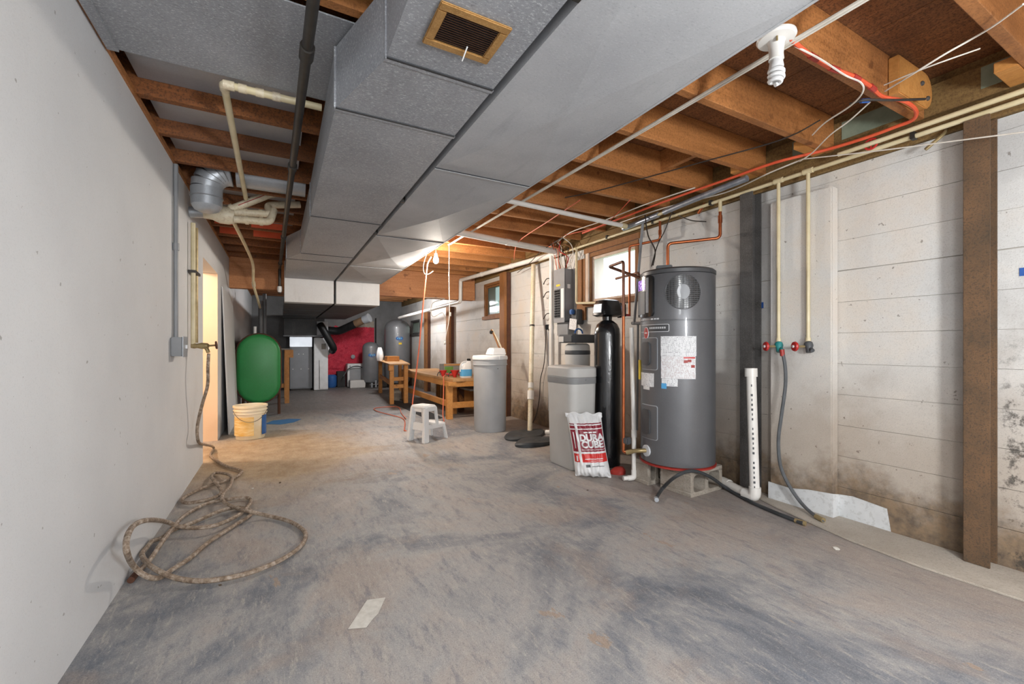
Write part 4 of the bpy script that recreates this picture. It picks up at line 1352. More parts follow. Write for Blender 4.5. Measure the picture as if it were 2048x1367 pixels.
w6 = thing('water_pipe', 'cream pipe dropping beside the panel and turning under the window', 'pipe', (3.12, 4.1, 1.5))
e1 = Vector((3.12, 4.166, 2.137)); e2 = Vector((3.12, 4.236, 1.623)); e3 = Vector((3, 3.625, 1.576))
part('pipe_run', MB().pipe([(3.12, e1.y, 2.28), (3.12, e1.y, e2.z), e3], .014, 10, .03), 'cream', w6)
w7 = thing('pvc_standpipe', 'open white pvc standpipe with elbow on the floor by the dark post', 'pipe', (2.96, 1.9, 0))
b0 = Vector((2.965, 1.87, .045)); b1 = Vector((2.975, 1.905, .955))
sp_ = part('riser', MB().cyl(b0, b1, .032, None, 18), 'pvc', w7)
part('top_collar', MB().lathe_at([(.041, -.06), (.041, 0), (.034, 0), (.034, -.01)], b1, b1-b0, 20), 'pvc', w7)
part('elbow', MB().pipe([b0+Vector((0, 0, .07)), b0, b0+Vector((.02, .09, -.003))], .039, 14, .06), 'pvc', w7)
part('floor_run', MB().pipe([b0+Vector((.015, .06, -.003)), (3.105, 2.28, .042), (3.13, 2.38, .10)], .032, 14, .05), 'pvc', w7)
part('coupling', MB().cyl((3.058, 2.13, .043), (3.082, 2.21, .043), .037, None, 14), 'pvc', w7)
dirv = Vector((-b0.x, -b0.y, 0)).normalized()
for k in range(22):
    if k % 7 == 6:
        continue
    z = .12+k*.034
    p = b0.lerp(b1, (z-.045)/.91)+dirv*.0318
    part('print_mark', MB().cbox(p, (.0015, .007+.006*((k*5) % 3)/2, .016), Matrix.Rotation(math.atan2(dirv.y, dirv.x), 3, 'Z')), 'darkgrey', sp_)

# ================================================================== hoses
def floorz(p, z):
    return (p[0], p[1], z)
bh = thing('garden_hose', 'black hose arching over the floor in front of the heater blocks', 'hose', (2.6, 2.2, 0))
pts = [(2.377, 2.231, 0.02), (2.529, 2.305, 0.05), (2.477, 2.14, 0.188), (2.625, 2.12, 0.212), (2.789, 2.1, 0.15), (3.001, 2.12, 0.03), (2.926, 1.881, 0.016), (2.886, 1.7, 0.014), (2.863, 1.545, 0.014), (2.859, 1.495, 0.014)]
part('tube', MB().tube(catmull(pts, 6), .0125, 8), 'blackrubber', bh)
part('end_fitting', MB().cyl(pts[-2], Vector(pts[-1])+Vector((.01, -.01, 0)), .015, None, 10), 'brass', bh)
part('end_fitting', MB().cyl(pts[0], Vector(pts[0])+Vector((-.02, -.025, 0)), .016, None, 10), 'galv3', bh)
gh = thing('garden_hose', 'grey hose hanging from the teal faucet down to the floor', 'hose', (3.05, 1.7, 0))
pts = [(3.07, 1.741, 1.08), (3.07, 1.722, 0.982), (3.07, 1.719, 0.844), (3.06, 1.74, 0.634), (3.05, 1.755, 0.459), (3.06, 1.747, 0.286), (3.07, 1.695, 0.16), (3.07, 1.609, 0.058), (3.006, 1.495, 0.03), (2.984, 1.441, 0.028)]
part('tube', MB().tube(catmull(pts, 6), .0115, 8), 'greyhose', gh)
part('end_fitting', MB().cyl(pts[-2], pts[-1], .016, None, 10), 'brass', gh)
part('inlet_fitting', MB().cyl((3.07, 1.743, 1.09), (3.07, 1.738, 1.045), .015, None, 10), 'redseal', gh)

lf = thing('wall_faucet', 'brass hose faucet on twin pipes down the left wall', 'faucet', (-0.62, 4.3, 1.1))
part('riser', MB().cyl((-0.617, 4.25, 2.10), (-0.617, 4.25, 1.10), .016, None, 10), 'cream', lf)
part('riser', MB().cyl((-0.62, 4.42, 2.10), (-0.62, 4.42, 1.14), .013, None, 10), 'brass', lf)
part('pipe_clip', MB().box(-0.645, -0.595, 4.22, 4.45, 1.70, 1.72), 'iron', lf)
part('valve_body', MB().lathe_at([(.018, 0), (.022, .02), (.018, .04), (.026, .07), (.022, .11), (.012, .12)], (-0.63, 4.25, 1.115), (1, -.05, 0), 14), 'brass', lf, ang=.6)
part('spout', MB().pipe([(-0.545, 4.25, 1.115), (-0.525, 4.245, 1.09), (-0.515, 4.24, 1.06)], .014, 10), 'brass', lf)
hw_ = MB().lathe_at([(.01, 0), (.03, .002), (.034, .008), (.03, .014), (.01, .016)], (-0.47, 4.245, 1.12), (1, 0, .1), 8)
part('handle', hw_, 'rustedge', lf)
part('stem', MB().cyl((-0.52, 4.247, 1.115), (-0.465, 4.245, 1.12), .008, None, 8), 'brass', lf)
ho = thing('garden_hose', 'long tan braided hose hanging from the brass faucet and coiled on the floor', 'hose', (-0.2, 3, 0))
def g(p, z=.017):
    return (max(p[0], -0.625), p[1], z)
A = [(-0.513, 4.238, 1.05), (-0.513, 4.2, 0.939), (-0.518, 4.22, 0.797), (-0.56, 4.26, 0.634), (-0.592, 4.28, 0.471), (-0.592, 4.3, 0.346), (-0.726, 5.559, 0.03), (-0.587, 5.104, 0.017), (-0.443, 4.709, 0.017), (-0.333, 4.523, 0.017), (-0.295, 4.417, 0.017), (-0.331, 4.259, 0.017),
     (-0.394, 4.188, 0.017), (-0.489, 4.111, 0.017), (-0.587, 3.956, 0.017), g((-0.621, 3.832, 0.017)), (-0.581, 3.724, 0.02), (-0.509, 3.675, 0.03), (-0.424, 3.692, 0.035), (-0.387, 3.817, 0.03), (-0.418, 3.994, 0.028), (-0.47, 4.142, 0.045), (-0.507, 4.352, 0.03), (-0.486, 4.475, 0.02), (-0.385, 4.277, 0.045), (-0.348, 4.175, 0.03),
     (-0.349, 3.984, 0.02), (-0.36, 3.668, 0.06), (-0.348, 3.548, 0.05), (-0.279, 3.416, 0.04), (-0.189, 3.23, 0.06), (-0.08, 3.203, 0.02), (0.05, 3.034, 0.017), (0.121, 2.847, 0.017), (0.123, 2.711, 0.017), (0.079, 2.598, 0.017), (-0.007, 2.503, 0.017), (-0.116, 2.446, 0.017), (-0.219, 2.435, 0.017), (-0.322, 2.46, 0.017),
     (-0.417, 2.515, 0.025), (-0.494, 2.568, 0.05), (-0.562, 2.667, 0.06), (-0.621, 2.823, 0.05), (-0.643, 2.951, 0.04), (-0.637, 3.052, 0.03), (-0.599, 3.113, 0.02), (-0.567, 3.217, 0.017), (-0.465, 3.303, 0.02), (-0.348, 3.404, 0.03), (-0.257, 3.454, 0.02), (-0.179, 3.361, 0.017), (-0.174, 3.262, 0.017), (-0.248, 3.126, 0.017), (-0.353, 2.932, 0.017), (-0.415, 2.752, 0.017), (-0.47, 2.646, 0.02),
     (-0.506, 2.583, 0.02), (-0.55, 2.547, 0.06), (-0.59, 2.538, 0.12), (-0.56, 2.319, 0.273), (-0.58, 2.422, 0.303), (-0.59, 2.583, 0.292), (-0.56, 2.682, 0.269), (-0.574, 3.104, 0.11), (-0.526, 3.17, 0.05), (-0.44, 3.127, 0.04), (-0.346, 3.116, 0.04), (-0.253, 3.189, 0.045), (-0.205, 3.317, 0.04), (-0.183, 3.542, 0.02), (-0.213, 3.647, 0.017), (-0.306, 3.664, 0.02), (-0.439, 3.647, 0.02), (-0.518, 3.525, 0.02), (-0.548, 3.303, 0.045), (-0.566, 2.998, 0.05), (-0.59, 2.828, 0.02), g((-0.614, 2.687, 0.02))]
part('tube', MB().tube([Vector((max(p.x, -.63), p.y, max(p.z, .013))) for p in catmull(A, 6)], .0118, 8), 'hose', ho)
e = Vector(A[-1])
part('end_fitting', MB().cyl(e, e+Vector((-.005, -.06, 0)), .015, None, 10), 'rustedge', ho)
cdt = thing('conduit', 'grey electrical conduit down the left wall to a switch box', 'conduit', (-0.63, 3.69, 1.0))
part('pipe_run', MB().cyl((-0.632, 3.69, 2.36), (-0.632, 3.69, 1.17), .014, None, 10), 'panelgrey', cdt)
part('coupling', MB().cyl((-0.632, 3.69, 1.82), (-0.632, 3.69, 1.77), .019, None, 10), 'panelgrey', cdt)
jb = part('switch_box', MB().box(-0.648, -0.585, 3.62, 3.76, 1.045, 1.175), 'panelgrey', cdt, bev=.005)
part('cover_plate', MB().box(-0.584, -0.579, 3.615, 3.765, 1.04, 1.18), 'galv3', jb)
part('toggle', MB().cbox((-0.574, 3.70, 1.11), (.012, .01, .025)), 'white', jb)

sp2 = thing('steel_pipe', 'thin grey steel pipe going down between the window and the heater', 'pipe', (3.05, 3.0, 1.2))
part('pipe_run', MB().cyl((3.09, 3.064, 2.33), (3.04, 3.133, 1.325), .014, None, 10), 'panelgrey', sp2)
part('bracket', MB().cyl((3.04, 3.16, 1.336), (3.06, 3.047, 1.331), .016, None, 8), 'panelgrey', sp2)
part('lower_leg', MB().cyl((3.06, 3.1, 1.324), (3.06, 3.113, 0.291), .011, None, 8), 'panelgrey', sp2)

# ================================================================== electrical panel and wiring
ep = thing('breaker_panel', 'grey electrical breaker panel on the right wall with open door of switches', 'electrical panel', (3.12, 4.43, 1.3))
part('cabinet', MB().box(3.07, 3.207, 4.33, 4.56, 1.42, 2.06), 'panelgrey', ep, bev=.006)
part('lower_box', MB().box(3.10, 3.207, 4.31, 4.55, 1.24, 1.415), 'panelgrey', ep, bev=.006)
dp = part('dead_front', MB().box(3.058, 3.069, 4.325, 4.565, 1.40, 2.07), 'panelgrey', ep, bev=.003)
part('breaker_bay', MB().box(3.054, 3.0575, 4.41, 4.54, 1.46, 1.82), 'darkgrey', dp)
for k in range(11):
    for y in (4.425, 4.485):
        part('breaker', MB().box(3.046, 3.0538, y, y+.045, 1.475+k*.031, 1.475+k*.031+.02), 'blackgloss', dp)
part('directory_card', MB().box(3.055, 3.0575, 4.34, 4.40, 1.46, 1.82), 'white', dp)
part('yellow_sticker', MB().box(3.055, 3.0575, 4.42, 4.50, 1.855, 1.88), 'yellow', dp)
part('latch', MB().box(3.10, 3.14, 4.318, 4.329, 1.82, 1.87), 'white', ep)
ds = thing('disconnect_box', 'dark wall box with a white tag to the right of the breaker panel', 'electrical box', (3.1, 4.18, 1.3))
part('box', MB().box(3.10, 3.207, 4.13, 4.25, 1.37, 1.55), 'darkgrey', ds, bev=.01)
part('tag', MB().cbox((3.07, 4.17, 1.37), (.004, .14, .13), Matrix.Rotation(.15, 3, 'X')), 'paper', ds)
part('plug', MB().cbox((3.08, 4.20, 1.52), (.05, .06, .06)), 'bluelabel', ds, bev=.01)
bdw = solo('backer_board', MB().box(XR-.03, XR-.008, 4.08, 4.24, 1.42, 2.15), 'frame', 'brown timber backer board between panel and window', 'board')
oc = thing('wall_outlet', 'small black wall outlet with a cord beside the slanted pipe', 'outlet', (3.19, 4.9, 1.33))
part('box', MB().box(3.16, 3.205, 4.87, 4.93, 1.33, 1.40), 'blackgloss', oc, bev=.008)
part('cord', MB().tube(catmull([(3.16, 4.90, 1.33), (3.17, 4.93, 1.1), (3.17, 4.97, .85), (3.16, 5.04, .65), (3.15, 5.05, .4), (3.10, 5.06, .15), (3.0, 5.05, .01)], 5), .006, 6), 'darkwire', oc)
solo('power_cord', MB().tube(catmull([(3.12, 4.2, 1.37), (3.15, 4.22, 1.1), (3.12, 4.24, .9), (3.12, 4.22, .5), (3.1, 4.25, .02)], 5), .006, 6), 'darkwire', 'black cord hanging below the dark wall box', 'cord')
def wire(pts, r, m, label, cat='wire', group='loose wires under the joists', n=6):
    return solo('cable', MB().tube(catmull(pts, n), r, 6), m, label, cat, group)
# twin white cable along the joists
cb = thing('cable', 'long straight pair of white cables running under all the joists', 'cable', (1.83, 2, 2.35))
part('strand', MB().tube([(1.835, YN+.2, 2.362), (1.835, 1.5, 2.358), (1.83, 3.5, 2.36), (1.825, 5.05, 2.36)], .007, 6), 'whitewire', cb)
part('strand', MB().tube([(1.853, YN+.2, 2.363), (1.853, 1.5, 2.358), (1.846, 3.5, 2.36), (1.838, 5.05, 2.36)], .006, 6), 'whitewire', cb)
# orange cable
oc_ = thing('cable', 'thick orange cable from the near lamp across the joist and along the wall', 'cable', (2.8, 2, 2.3))
pts = [(1.80, 1.0, 2.365), (1.994, 1.015, 2.36), (2.162, 1.018, 2.36), (2.322, 1.001, 2.36), (2.485, 1, 2.36), (2.645, 1.013, 2.36), (2.8, 0.979, 2.36), (2.941, 0.983, 2.35), (3.017, 1.023, 2.34), (3.028, 1.103, 2.34), (3.033, 1.245, 2.34), (3.012, 1.446, 2.345), (2.923, 1.704, 2.345), (2.906, 2.061, 2.345), (2.897, 2.513, 2.35), (2.904, 3.111, 2.35), (2.92, 3.791, 2.35)]
part('sheath', MB().tube(catmull(pts, 5), .0095, 8), 'orange', oc_)
for i in (1, 2, 3, 4):
    p = Vector(pts[i])
    part('tape_wrap', MB().cyl(p, p.lerp(Vector(pts[i+1]), .35), .013, None, 8), 'redseal', oc_)
WR = [
 ([(1.879, 1.014, 2.36), (2.026, 0.992, 2.34), (2.264, 1.006, 2.35), (2.356, 0.983, 2.33), (2.415, 1.001, 2.31), (2.518, 1.096, 2.32), (2.629, 1.262, 2.34), (2.788, 1.406, 2.37)], .004, 'whitewire', 'thin white wire looping down beside the orange cable'),
 ([(2.341, 0.487, 2.34), (2.418, 0.575, 2.35), (2.468, 0.656, 2.36), (2.433, 0.721, 2.33), (2.44, 0.819, 2.31), (2.578, 0.977, 2.35)], .004, 'whitewire', 'pale wire drooping across the nearest joist to the orange cable'),
 ([(2.597, 0.661, 2.37), (2.508, 0.759, 2.34), (2.516, 0.862, 2.35), (2.555, 0.972, 2.37)], .003, 'whitewire', 'short straight pale wire between the two nearest joists'),
 ([(2.627, 1.057, 2.35), (2.697, 1.174, 2.33), (2.765, 1.302, 2.32), (2.92, 1.472, 2.32), (2.983, 1.579, 2.32)], .004, 'whitewire', 'white wire dropping from the lapped joist toward the wall pipe'),
 ([(2.98, 0.62, 2.09), (2.98, 0.864, 2.149), (2.99, 1.18, 2.228), (3, 1.569, 2.333)], .0035, 'whitewire', 'taut white wire stretched along the wall past the rusty post'),
 ([(2.993, 1.565, 2.33), (3.023, 1.798, 2.33), (3.131, 2.221, 2.34), (3.004, 2.716, 2.34), (3.002, 3.287, 2.35)], .005, 'whitewire', 'white cable following the orange one above the heater'),
 ([(2.907, 0.936, 2.38), (2.716, 0.989, 2.35), (2.563, 1.052, 2.34), (2.559, 1.114, 2.35)], .006, 'darkwire', 'black cable knotted with blue tape at the lapped joist'),
 ([(2.643, 1.294, 2.372), (2.682, 1.534, 2.37), (2.53, 1.983, 2.37), (2.269, 2.717, 2.37), (2.123, 2.996, 2.37)], .004, 'darkwire', 'dark cable stapled beneath joists over the white drains'),
 ([(3.012, 2.961, 2.34), (2.95, 2.864, 2.123), (2.92, 2.752, 1.961), (2.85, 2.709, 1.815)], .006, 'darkwire', 'black cord dangling onto the heater top'),
 ([(3.094, 2.711, 2.33), (3.05, 2.757, 2.156), (2.95, 2.751, 2.009), (2.83, 2.707, 1.804)], .005, 'darkwire', 'second black cord hanging from the foil pipe to the heater'),
 ([(3.1, 2.717, 2.31), (3.12, 2.546, 2.202), (3.14, 2.402, 2.155)], .005, 'darkwire', 'short dark lead to a copper clamp on the wall'),
 ([(2.85, 2.279, 2.35), (2.786, 2.681, 2.34), (2.812, 3.292, 2.35), (2.787, 3.839, 2.35), (3, 4.446, 2.361)], .005, 'whitewire', 'pale cable sagging toward the breaker panel'),
 ([(2.632, 2.759, 2.36), (2.809, 3.215, 2.33), (2.875, 3.522, 2.34), (2.801, 3.953, 2.35)], .004, 'orange', 'thin orange wire leading to the breaker panel'),
 ([(2.255, 2.962, 2.36), (2.316, 3.519, 2.34), (2.43, 4.319, 2.33), (2.63, 4.804, 2.33), (3, 5.51, 2.36)], .005, 'cord', 'coppery wire passing over the thick white drain'),
 ([(2.819, 3.791, 2.37), (2.9, 4.577, 2.314), (3, 5.053, 2.247), (3.12, 5.621, 2.204)], .005, 'darkwire', 'dark wire hooked over the white drain to the wall'),
]
for pts, r, m, lab in WR:
    wire(pts, r, m, lab)
solo('blue_tape_wrap', MB().cyl((2.596, 1.049, 2.345), (2.56, 1.067, 2.342), .011, None, 8), 'bluetape', 'blue tape wound on the black cable', 'tape')
rng = random.Random(11)
desc = ['leftmost', 'second', 'third', 'fourth', 'fifth', 'sixth', 'seventh', 'eighth', 'ninth', 'rightmost']
for i in range(10):
    y = 4.56-i*.035
    x = 3.11+rng.uniform(-.03, .03)
    pts = [(2.95+rng.uniform(-.1, .1), y+rng.uniform(-.2, .15), 2.37), (3.05+rng.uniform(-.06, .04), y+rng.uniform(-.1, .1), 2.30+rng.uniform(-.03, .02)),
           (x-.02+rng.uniform(-.04, .03), y+rng.uniform(-.05, .05), 2.19+rng.uniform(-.04, .04)), (x, max(4.36, min(4.54, y)), 2.06)]
    m = rng.choice(['whitewire', 'whitewire', 'darkwire', 'darkwire', 'cord', 'frame']) if i != 7 else 'red'
    wire(pts, .0055, m, '%s of the ten wires fanning into the breaker panel top' % desc[i], group='wires entering the panel')
cl = solo('pipe_clamp', MB().tube([(3.16, 2.49, 2.255), (3.12, 2.40, 2.30)], .013, 8), 'copper', 'copper ground clamp on the wall above the heater', 'clamp')
for k, (u, v) in enumerate([(3.18, 4.72), ]):
    pass
for k, (zc_, lab) in enumerate(((2.02, 'upper'), (1.84, 'middle'), (1.55, 'lower'))):
    wire([(3.205, 4.86, zc_), (3.15, 4.87, zc_-.01), (3.14, 4.93, zc_-.07), (3.17, 4.96, zc_-.06)], .006, 'darkwire', '%s dark wire hook on the wall left of the panel' % lab, 'hook', 'wire hooks on the wall', 5)
vh = thing('valve_handle', 'little red gate valve wheel on the pipe near the lapped joist', 'valve', (3.08, 1.3, 2.36))
vc = Vector((3.08, 1.235, 2.311))
part('wheel', MB().tube([vc+Vector((0, .03*math.cos(a), .03*math.sin(a))) for a in [2*PI*k/14 for k in range(14)]], .006, 6, closed=True), 'red', vh)
part('spoke', MB().cyl(vc-Vector((0, .028, 0)), vc+Vector((0, .028, 0)), .004, None, 6), 'red', vh)
part('spoke', MB().cyl(vc-Vector((0, 0, .028)), vc+Vector((0, 0, .028)), .004, None, 6), 'red', vh)
vs = Vector((3.14, 0.94, 2.251))
solo('pipe_spigot', MB().pipe([vs+Vector((.05, 0, .04)), vs, vs+Vector((-.03, .06, -.06))], .009, 8), 'brass', 'small tarnished spigot under the plate beside the rusty post', 'spigot')
solo('tape_patch', MB().box(XR-.0055, XR-.0035, 1.955, 1.985, 1.40, 1.445), 'bluetape', 'blue tape patch on the wall behind the dark post', 'tape', 'blue tape patches')
solo('tape_patch', MB().box(XR-.0055, XR-.0035, .63, .68, 1.46, 1.50), 'bluetape', 'blue tape patch on the wall right of the rusty post', 'tape', 'blue tape patches')

# ================================================================== lamps
lm = thing('ceiling_lamp', 'white porcelain lamp holder with spiral bulb on the near joist', 'lamp', (1.775, 1.03, 2.2))
lx, ly = 1.775, 1.03
part('holder_plate', MB().lathe([(.071, 2.374), (.072, 2.366), (.066, 2.358), (.03, 2.352)], lx, ly, 28), 'warmwhite', lm)
part('socket', MB().lathe([(.034, 2.354), (.030, 2.345), (.026, 2.30), (.028, 2.28)], lx, ly, 20), 'warmwhite', lm)
part('bulb_base', MB().lathe([(.019, 2.282), (.024, 2.27), (.027, 2.25), (.026, 2.243)], lx, ly, 18), 'white', lm)
hel = []
for k in range(81):
    a = 2*PI*3.2*k/80
    rr = .024*(1 if k < 66 else max(.25, (80-k)/14))
    hel.append((lx+rr*math.cos(a), ly+rr*math.sin(a), 2.243-.062*k/80))
part('spiral', MB().tube(hel, .0085, 7), 'white', lm)
for a in (.7, 3.8):
    part('screw', MB().lathe_at([(.006, 0), (.006, .003)], (lx+.053*math.cos(a), ly+.053*math.sin(a), 2.3605), (0, 0, -1), 8), 'darkgrey', lm)
part('pull_stub', MB().cyl((lx-.03, ly-.02, 2.355), (lx-.032, ly-.022, 2.335), .004, None, 6), 'brass', lm)

def bare_bulb(x, y, zt, label, power, rad, color, drop=.0):
    t = thing('bare_bulb', label, 'lamp', (x, y, zt-.25-drop))
    part('holder', MB().lathe([(.06, zt), (.06, zt-.012), (.03, zt-.02), (.026, zt-.075)], x, y, 20), 'warmwhite', t)
    z = zt-.075-drop
    if drop:
        part('cord', MB().cyl((x, y, zt-.07), (x, y, z), .005, None, 6), 'whitewire', t)
    part('bulb', MB().lathe([(.014, z), (.016, z-.025), (.03, z-.06), (.033, z-.08), (.028, z-.105), (.012, z-.118)], x, y, 16), 'bulb', t)
    lamp(t, (x, y, z-.20), power, rad, color)
    return t
WARM = (1.0, .90, .78)
NEUT = (.96, .985, 1.0)
bb = bare_bulb(1.66, 5.03, 2.375, 'glowing bare bulb hanging under the joists past the duct edge', P_BULB, .06, WARM, .07)
bare_bulb(-0.3, -1.172, 2.375, 'added fill bulb under the joists behind the viewer on the left', P_REAR2, .25, NEUT)  # unseen bulb added as fill from behind the camera
def fill_light(x, y, h, label, power):
    t = thing('fill_light', label, 'fill light', (x, y, 0))
    for k in range(3):
        a = 2*PI*k/3+.4
        part('leg', MB().cyl((x, y, .45), (x+.35*math.cos(a), y+.35*math.sin(a), .004), .012, None, 8), 'iron', t)
    part('pole', MB().cyl((x, y, .4), (x, y, h-.06), .014, None, 10), 'iron', t)
    part('holder', MB().lathe([(.03, h-.06), (.035, h-.04), (.03, h)], x, y, 14), 'iron', t)
    part('bulb', MB().lathe([(.02, h), (.05, h+.05), (.06, h+.09), (.04, h+.14), (.01, h+.15)], x, y, 16), 'bulb', t)
    lamp(t, (x, y, h+.25), power, .2, NEUT)
fill_light(1.25, -1.15, 1.15, 'added fill light on a tripod behind the viewer', P_STAND)  # added lamp, out of view, to light duct undersides and walls
bare_bulb(2.0, 9.46, 2.375, 'added fill bulb hidden beyond the timber girder', P_FAR, .12, NEUT)  # unseen bulb added to brighten the far end
bare_bulb(-1.7, 5.4, 2.395, 'added bulb out of view in the beige side room', P_SIDE, .12, WARM)  # unseen bulb added to brighten the door jamb

# cords hanging from the bulb
ec = thing('extension_cord', 'orange extension cord hanging from the lit bulb down to the floor', 'cord', (1.5, 5.6, 0))
part('cord_run', MB().tube(catmull([(1.62, 5.08, 2.20), (1.585, 5.1, 2.13), (1.575, 5.12, 2.05), (1.565, 5.25, 1.6), (1.55, 5.4, 1.0), (1.52, 5.55, .4), (1.5, 5.6, .02), (1.42, 5.6, .012)], 5), .0085, 7), 'cord', ec)
part('cord_run', MB().tube(catmull([(1.42, 5.6, .012), (1.629, 6.435, 0.012), (1.561, 6.89, 0.012), (1.434, 7.426, 0.012), (1.456, 7.805, 0.012), (1.698, 7.884, 0.012), (1.857, 7.728, 0.012), (1.736, 7.023, 0.012), (1.665, 6.462, 0.02)], 5), .007, 6), 'cord', ec)
ps = thing('pull_cord', 'white cord with plug dangling right of the lit bulb', 'cord', (1.83, 5.0, 1.1))
part('cord_run', MB().tube(catmull([(1.835, 5.05, 2.355), (1.84, 5.06, 2.2), (1.835, 5.05, 1.924), (1.841, 5.05, 1.615), (1.835, 5.05, 1.429), (1.802, 5.05, 1.274), (1.783, 5.05, 1.169)], 5), .004, 6), 'whitewire', ps)
pq = Vector((1.783, 5.05, 1.157))
part('plug', MB().lathe_at([(.007, 0), (.013, .01), (.013, .03), (.006, .04)], pq+Vector((0, 0, .01)), (-.1, 0, -1), 8), 'whitewire', ps)
pq2 = Vector((1.841, 5.05, 1.503))
part('switch', MB().cbox(pq2+Vector((.012, 0, .0)), (.018, .018, .05)), 'whitewire', ps, bev=.004)
wire([(1.60, 5.03, 2.372), (1.503, 5, 2.101), (1.503, 5, 1.982), (1.552, 5, 1.968), (1.63, 5.05, 2.018)], .003, 'whitewire', 'pale wire loop beside the lit bulb', group='loose wires under the joists')
hk = wire([(2.2, 7.38, 1.953), (2.542, 7.2, 1.936), (2.26, 7, 1.835), (2.225, 7, 1.666), (2.277, 7, 1.6), (2.427, 7, 1.673), (2.471, 7, 1.546)], .006, 'whitewire', 'bent white hanger wire below the girder end', 'wire', 'loose wires under the joists')

# ================================================================== step stool
st = thing('step_stool', 'white plastic two step stool standing mid floor', 'step stool', (1.447, 4.774, 0), R(26))
def leg(mb, p0, p1, w0, w1, d0, d1):
    (x0, y0), (x1, y1) = p0, p1
    lo = [(x0-w0/2, y0-d0/2, 0), (x0+w0/2, y0-d0/2, 0), (x0+w0/2, y0+d0/2, 0), (x0-w0/2, y0+d0/2, 0)]
    return lo
def frustum(x0, y0, z0, w0, d0, x1, y1, z1, w1, d1):
    m2 = MB()
    q = lambda x, y, z, w, d: [(x-w/2, y-d/2, z), (x+w/2, y-d/2, z), (x+w/2, y+d/2, z), (x-w/2, y+d/2, z)]
    return m2.hexa(q(x0, y0, z0, w0, d0), q(x1, y1, z1, w1, d1))
SH, SL = .42, .20
part('top_step', frustum(.12, .15, SH-.035, .20, .25, .115, .15, SH, .185, .235), 'white', st, bev=.012)
part('lower_step', frustum(.275, .15, SL-.03, .17, .27, .27, .15, SL, .155, .25), 'white', st, bev=.010)
for y0, y1 in ((.02, .045), (.28, .255)):
    part('leg', frustum(.025, y0, 0, .075, .06, .055, y1, SH-.02, .065, .045), 'white', st, bev=.010, label='broad rear leg')
    part('leg', frustum(.36, y0, 0, .035, .05, .335, y1-.0, SL-.015, .04, .035), 'white', st, bev=.008)
    part('side_post', frustum(.225, y0*.9+.015, SL-.02, .035, .035, .20, y1, SH-.02, .04, .035), 'white', st, bev=.008)
    part('side_apron', frustum(.19, (y0+y1)/2, SL-.055, .26, .022, .19, (y0+y1)/2, SL-.005, .24, .022), 'white', st, bev=.006)
    part('side_apron', frustum(.12, y1, SH-.07, .17, .022, .12, y1, SH-.02, .17, .022), 'white', st, bev=.006)
part('end_apron', frustum(.035, .15, .13, .02, .22, .045, .15, .22, .02, .2), 'white', st, bev=.006)
part('end_apron', frustum(.06, .15, SH-.08, .02, .2, .06, .15, SH-.02, .02, .2), 'white', st, bev=.006)
part('end_apron', frustum(.345, .15, SL-.06, .02, .2, .34, .15, SL-.01, .02, .2), 'white', st, bev=.006)

# ================================================================== workbenches
wb = thing('workbench', 'low pine workbench against the right wall with tools on top', 'workbench', (2.65, 7.6, 0))
bz = .61
for k in range(4):
    x0 = 2.27+k*.195
    part('top_plank', MB().box(x0, x0+.193, 6.08+.02*(k % 2), 9.2, bz-.04, bz), 'benchtop', wb, bev=.004)
part('front_rail', MB().box(2.27, 2.31, 6.14, 9.15, bz-.13, bz-.041), 'bench', wb, bev=.004)
part('end_rail', MB().box(2.24, 3.04, 6.10, 6.138, bz-.12, bz-.041), 'bench', wb, bev=.004)
part('corner_block', MB().box(2.20, 2.33, 6.08, 6.18, bz-.10, bz-.04), 'bench', wb, bev=.004)
for x, y, d in ((2.21, 6.20, .09), (2.21, 8.9, .08), (2.95, 6.20, .08), (2.95, 8.9, .08)):
    part('leg', MB().box(x-.0, x+d, y-.04, y+.04, 0, bz-.041), 'bench', wb, bev=.004)
part('stretcher', MB().box(2.302, 2.95, 6.18, 6.22, .16, .25), 'bench', wb, bev=.003)
part('stretcher', MB().box(2.24, 2.28, 6.24, 8.86, .18, .27), 'bench', wb, bev=.003)
part('brace', MB().beam((2.60, 6.5, .2), (2.60, 7.2, .52), .04, .08), 'frame', wb)
part('inner_post', MB().box(2.62, 2.70, 6.7, 6.78, 0, bz-.041), 'rustedge', wb)
part('inner_post', MB().box(2.47, 2.54, 6.62, 6.69, 0, bz-.041), 'bench', wb)
part('shelf_board', MB().box(2.62, 3.02, 6.25, 8.8, .40, .43), 'boxgrey', wb)
solo('leaning_board', MB().box(2.98, 3.02, 6.27, 8.7, .003, .39), 'bench', 'orange board leaning under the workbench at the wall', 'board')
wb2 = thing('workbench', 'higher narrow pine table farther back with clutter on it', 'table', (2.1, 9.3, 0))
tz = .77
part('table_top', MB().hexa([(1.80, 8.2, tz-.025), (2.19, 8.2, tz-.025), (2.6, 10.5, tz-.025), (2.02, 10.5, tz-.025)], [(1.80, 8.2, tz), (2.19, 8.2, tz), (2.6, 10.5, tz), (2.02, 10.5, tz)]), 'benchtop', wb2, bev=.004)
for x, y in ((1.86, 8.30), (2.06, 10.35), (2.13, 8.30), (2.52, 10.35)):
    part('leg', MB().box(x-.035, x+.04, y-.04, y+.04, 0, tz-.026), 'bench', wb2, bev=.004)
for z in (.30, .44):
    part('stretcher', MB().box(1.90, 2.09, 8.28, 8.32, z, z+.07), 'bench', wb2, bev=.003)
part('stretcher', MB().beam((1.85, 8.34, .40), (2.05, 10.3, .40), .03, .08), 'bench', wb2)
part('corner_block', MB().box(1.80, 1.88, 8.22, 8.34, tz-.13, tz-.027), 'bench', wb2, bev=.004)
solo('wooden_crate', MB().box(2.02, 2.28, 9.4, 9.7, tz+.001, tz+.11), 'bench', 'small wooden box on the farther table', 'box', bev=.006)
